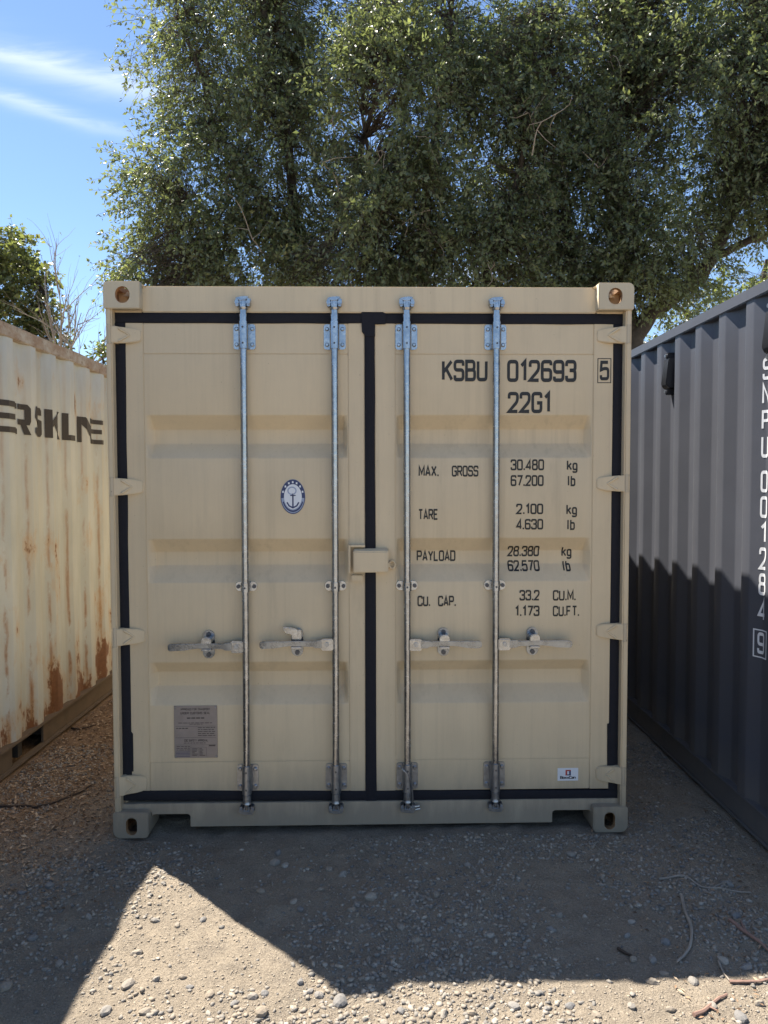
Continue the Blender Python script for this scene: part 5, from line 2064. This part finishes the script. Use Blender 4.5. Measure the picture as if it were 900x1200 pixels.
def litter(n, box, seed, size, dens):
    rng = np.random.default_rng(seed)
    x = rng.uniform(box[0], box[1], n)
    y = rng.uniform(box[2], box[3], n)
    k = ~under(x, y) & (rng.random(n) < dens(x, y))
    x, y = x[k], y[k]
    P = np.stack([x, y, ground_h(x, y) + .004 + rng.uniform(0, .006, len(x))], -1)
    D = rng.normal(0, 1, (len(x), 3))
    D[:, 2] *= .25
    V, q = leaves_np(P, D, rng, size, flat=2.5, asp=.42)
    return V, q


V, q = litter(15000, (-2.06, -.75, -.75, 3.6), 12, .022, lambda x, y: np.clip((-x - .95) * 1.6, 0, 1) * np.clip((y + .75) * 1.3, 0, 1))
tag(link('leaf_litter', fast_mesh('leaf_litter', V, q, 3), M_LITTER), 'brown dry leaf litter on the ground beside the cream container', 'litter', kind='stuff')
V, q = litter(3000, (1.0, 1.78, -1.9, 3.5), 13, .018, lambda x, y: x * 0 + .55)
tag(link('leaf_litter', fast_mesh('leaf_litter', V, q, 3), M_LITTER), 'sparse dry leaf bits on the ground along the slate container', 'litter', kind='stuff')


def twig(label, pix, r, side=(), tap=.5):
    m = MB()
    P = []
    ctrl = [np.array(on_ground(px, py)) for px, py in pix]
    n = len(ctrl)
    for i in range(n - 1):
        p0, p1, p2, p3 = ctrl[max(i - 1, 0)], ctrl[i], ctrl[i + 1], ctrl[min(i + 2, n - 1)]
        for t in np.linspace(0, 1, 6)[:-1]:
            P.append(.5 * ((2 * p1) + (-p0 + p2) * t + (2 * p0 - 5 * p1 + 4 * p2 - p3) * t * t + (-p0 + 3 * p1 - 3 * p2 + p3) * t ** 3))
    P.append(ctrl[-1])
    r = r * 1.25
    base = np.array([P[0][0], P[0][1], 0.0])
    def lift(p):
        return (p[0] - base[0], p[1] - base[1], float(ground_h(p[0], p[1])) + r * .8 + .002)
    m.tube([lift(p) for p in P], [r * (1 - tap * k / len(P)) for k in range(len(P))], 6)
    for (k, px, py) in side:
        a, b_ = P[int(k * (len(P) - 1))], np.array(on_ground(px, py))
        m.tube([lift(a + (b_ - a) * t) for t in (0, .5, 1)], [r * .6, r * .5, r * .3], 5)
    o = m.build('twig', M_DTWIG if 'dark' in label else M_RTWIG if 'reddish' in label or 'brown twig on' in label else M_TWIG, None, 0, 0.9)
    o.location = tuple(base)
    tag(o, label, 'twig')
    return o


twig('long curved grey twig arching over shaded gravel', [(799, 1050), (803, 1070), (810, 1090), (809, 1108), (802, 1118), (793, 1128)], .006)
twig('straight reddish twig pointing at the slate container', [(855, 1081), (872, 1096), (886, 1107), (903, 1120)], .0075, [(.4, 868, 1083)])
twig('thin branched twig lying across shade near slate container', [(772, 1031), (800, 1028), (822, 1040), (850, 1044), (880, 1046)], .0045, [(.3, 815, 1020), (.6, 862, 1034)])
twig('brown twig on the edge between shade and sunlit gravel', [(813, 1192), (826, 1184), (838, 1174), (852, 1165)], .0055, [(.5, 842, 1186)])
twig('slim twig lying low beside the reddish twig', [(855, 1152), (870, 1153), (885, 1152), (903, 1150)], .005)
twig('short crooked dark twig among shaded pebbles', [(724, 1107), (734, 1114), (746, 1120)], .005)
twig('thin short twig meeting the slim low twig in shade', [(842, 1128), (848, 1140), (856, 1152)], .0035)
twig('long dark stem curving over leaf litter by cream container', [(-6, 943), (25, 943), (50, 944), (70, 938), (90, 930), (108, 920)], .006)
twig('short dark root poking from litter farther along the cream container', [(84, 852), (92, 855), (102, 853), (112, 850)], .006)
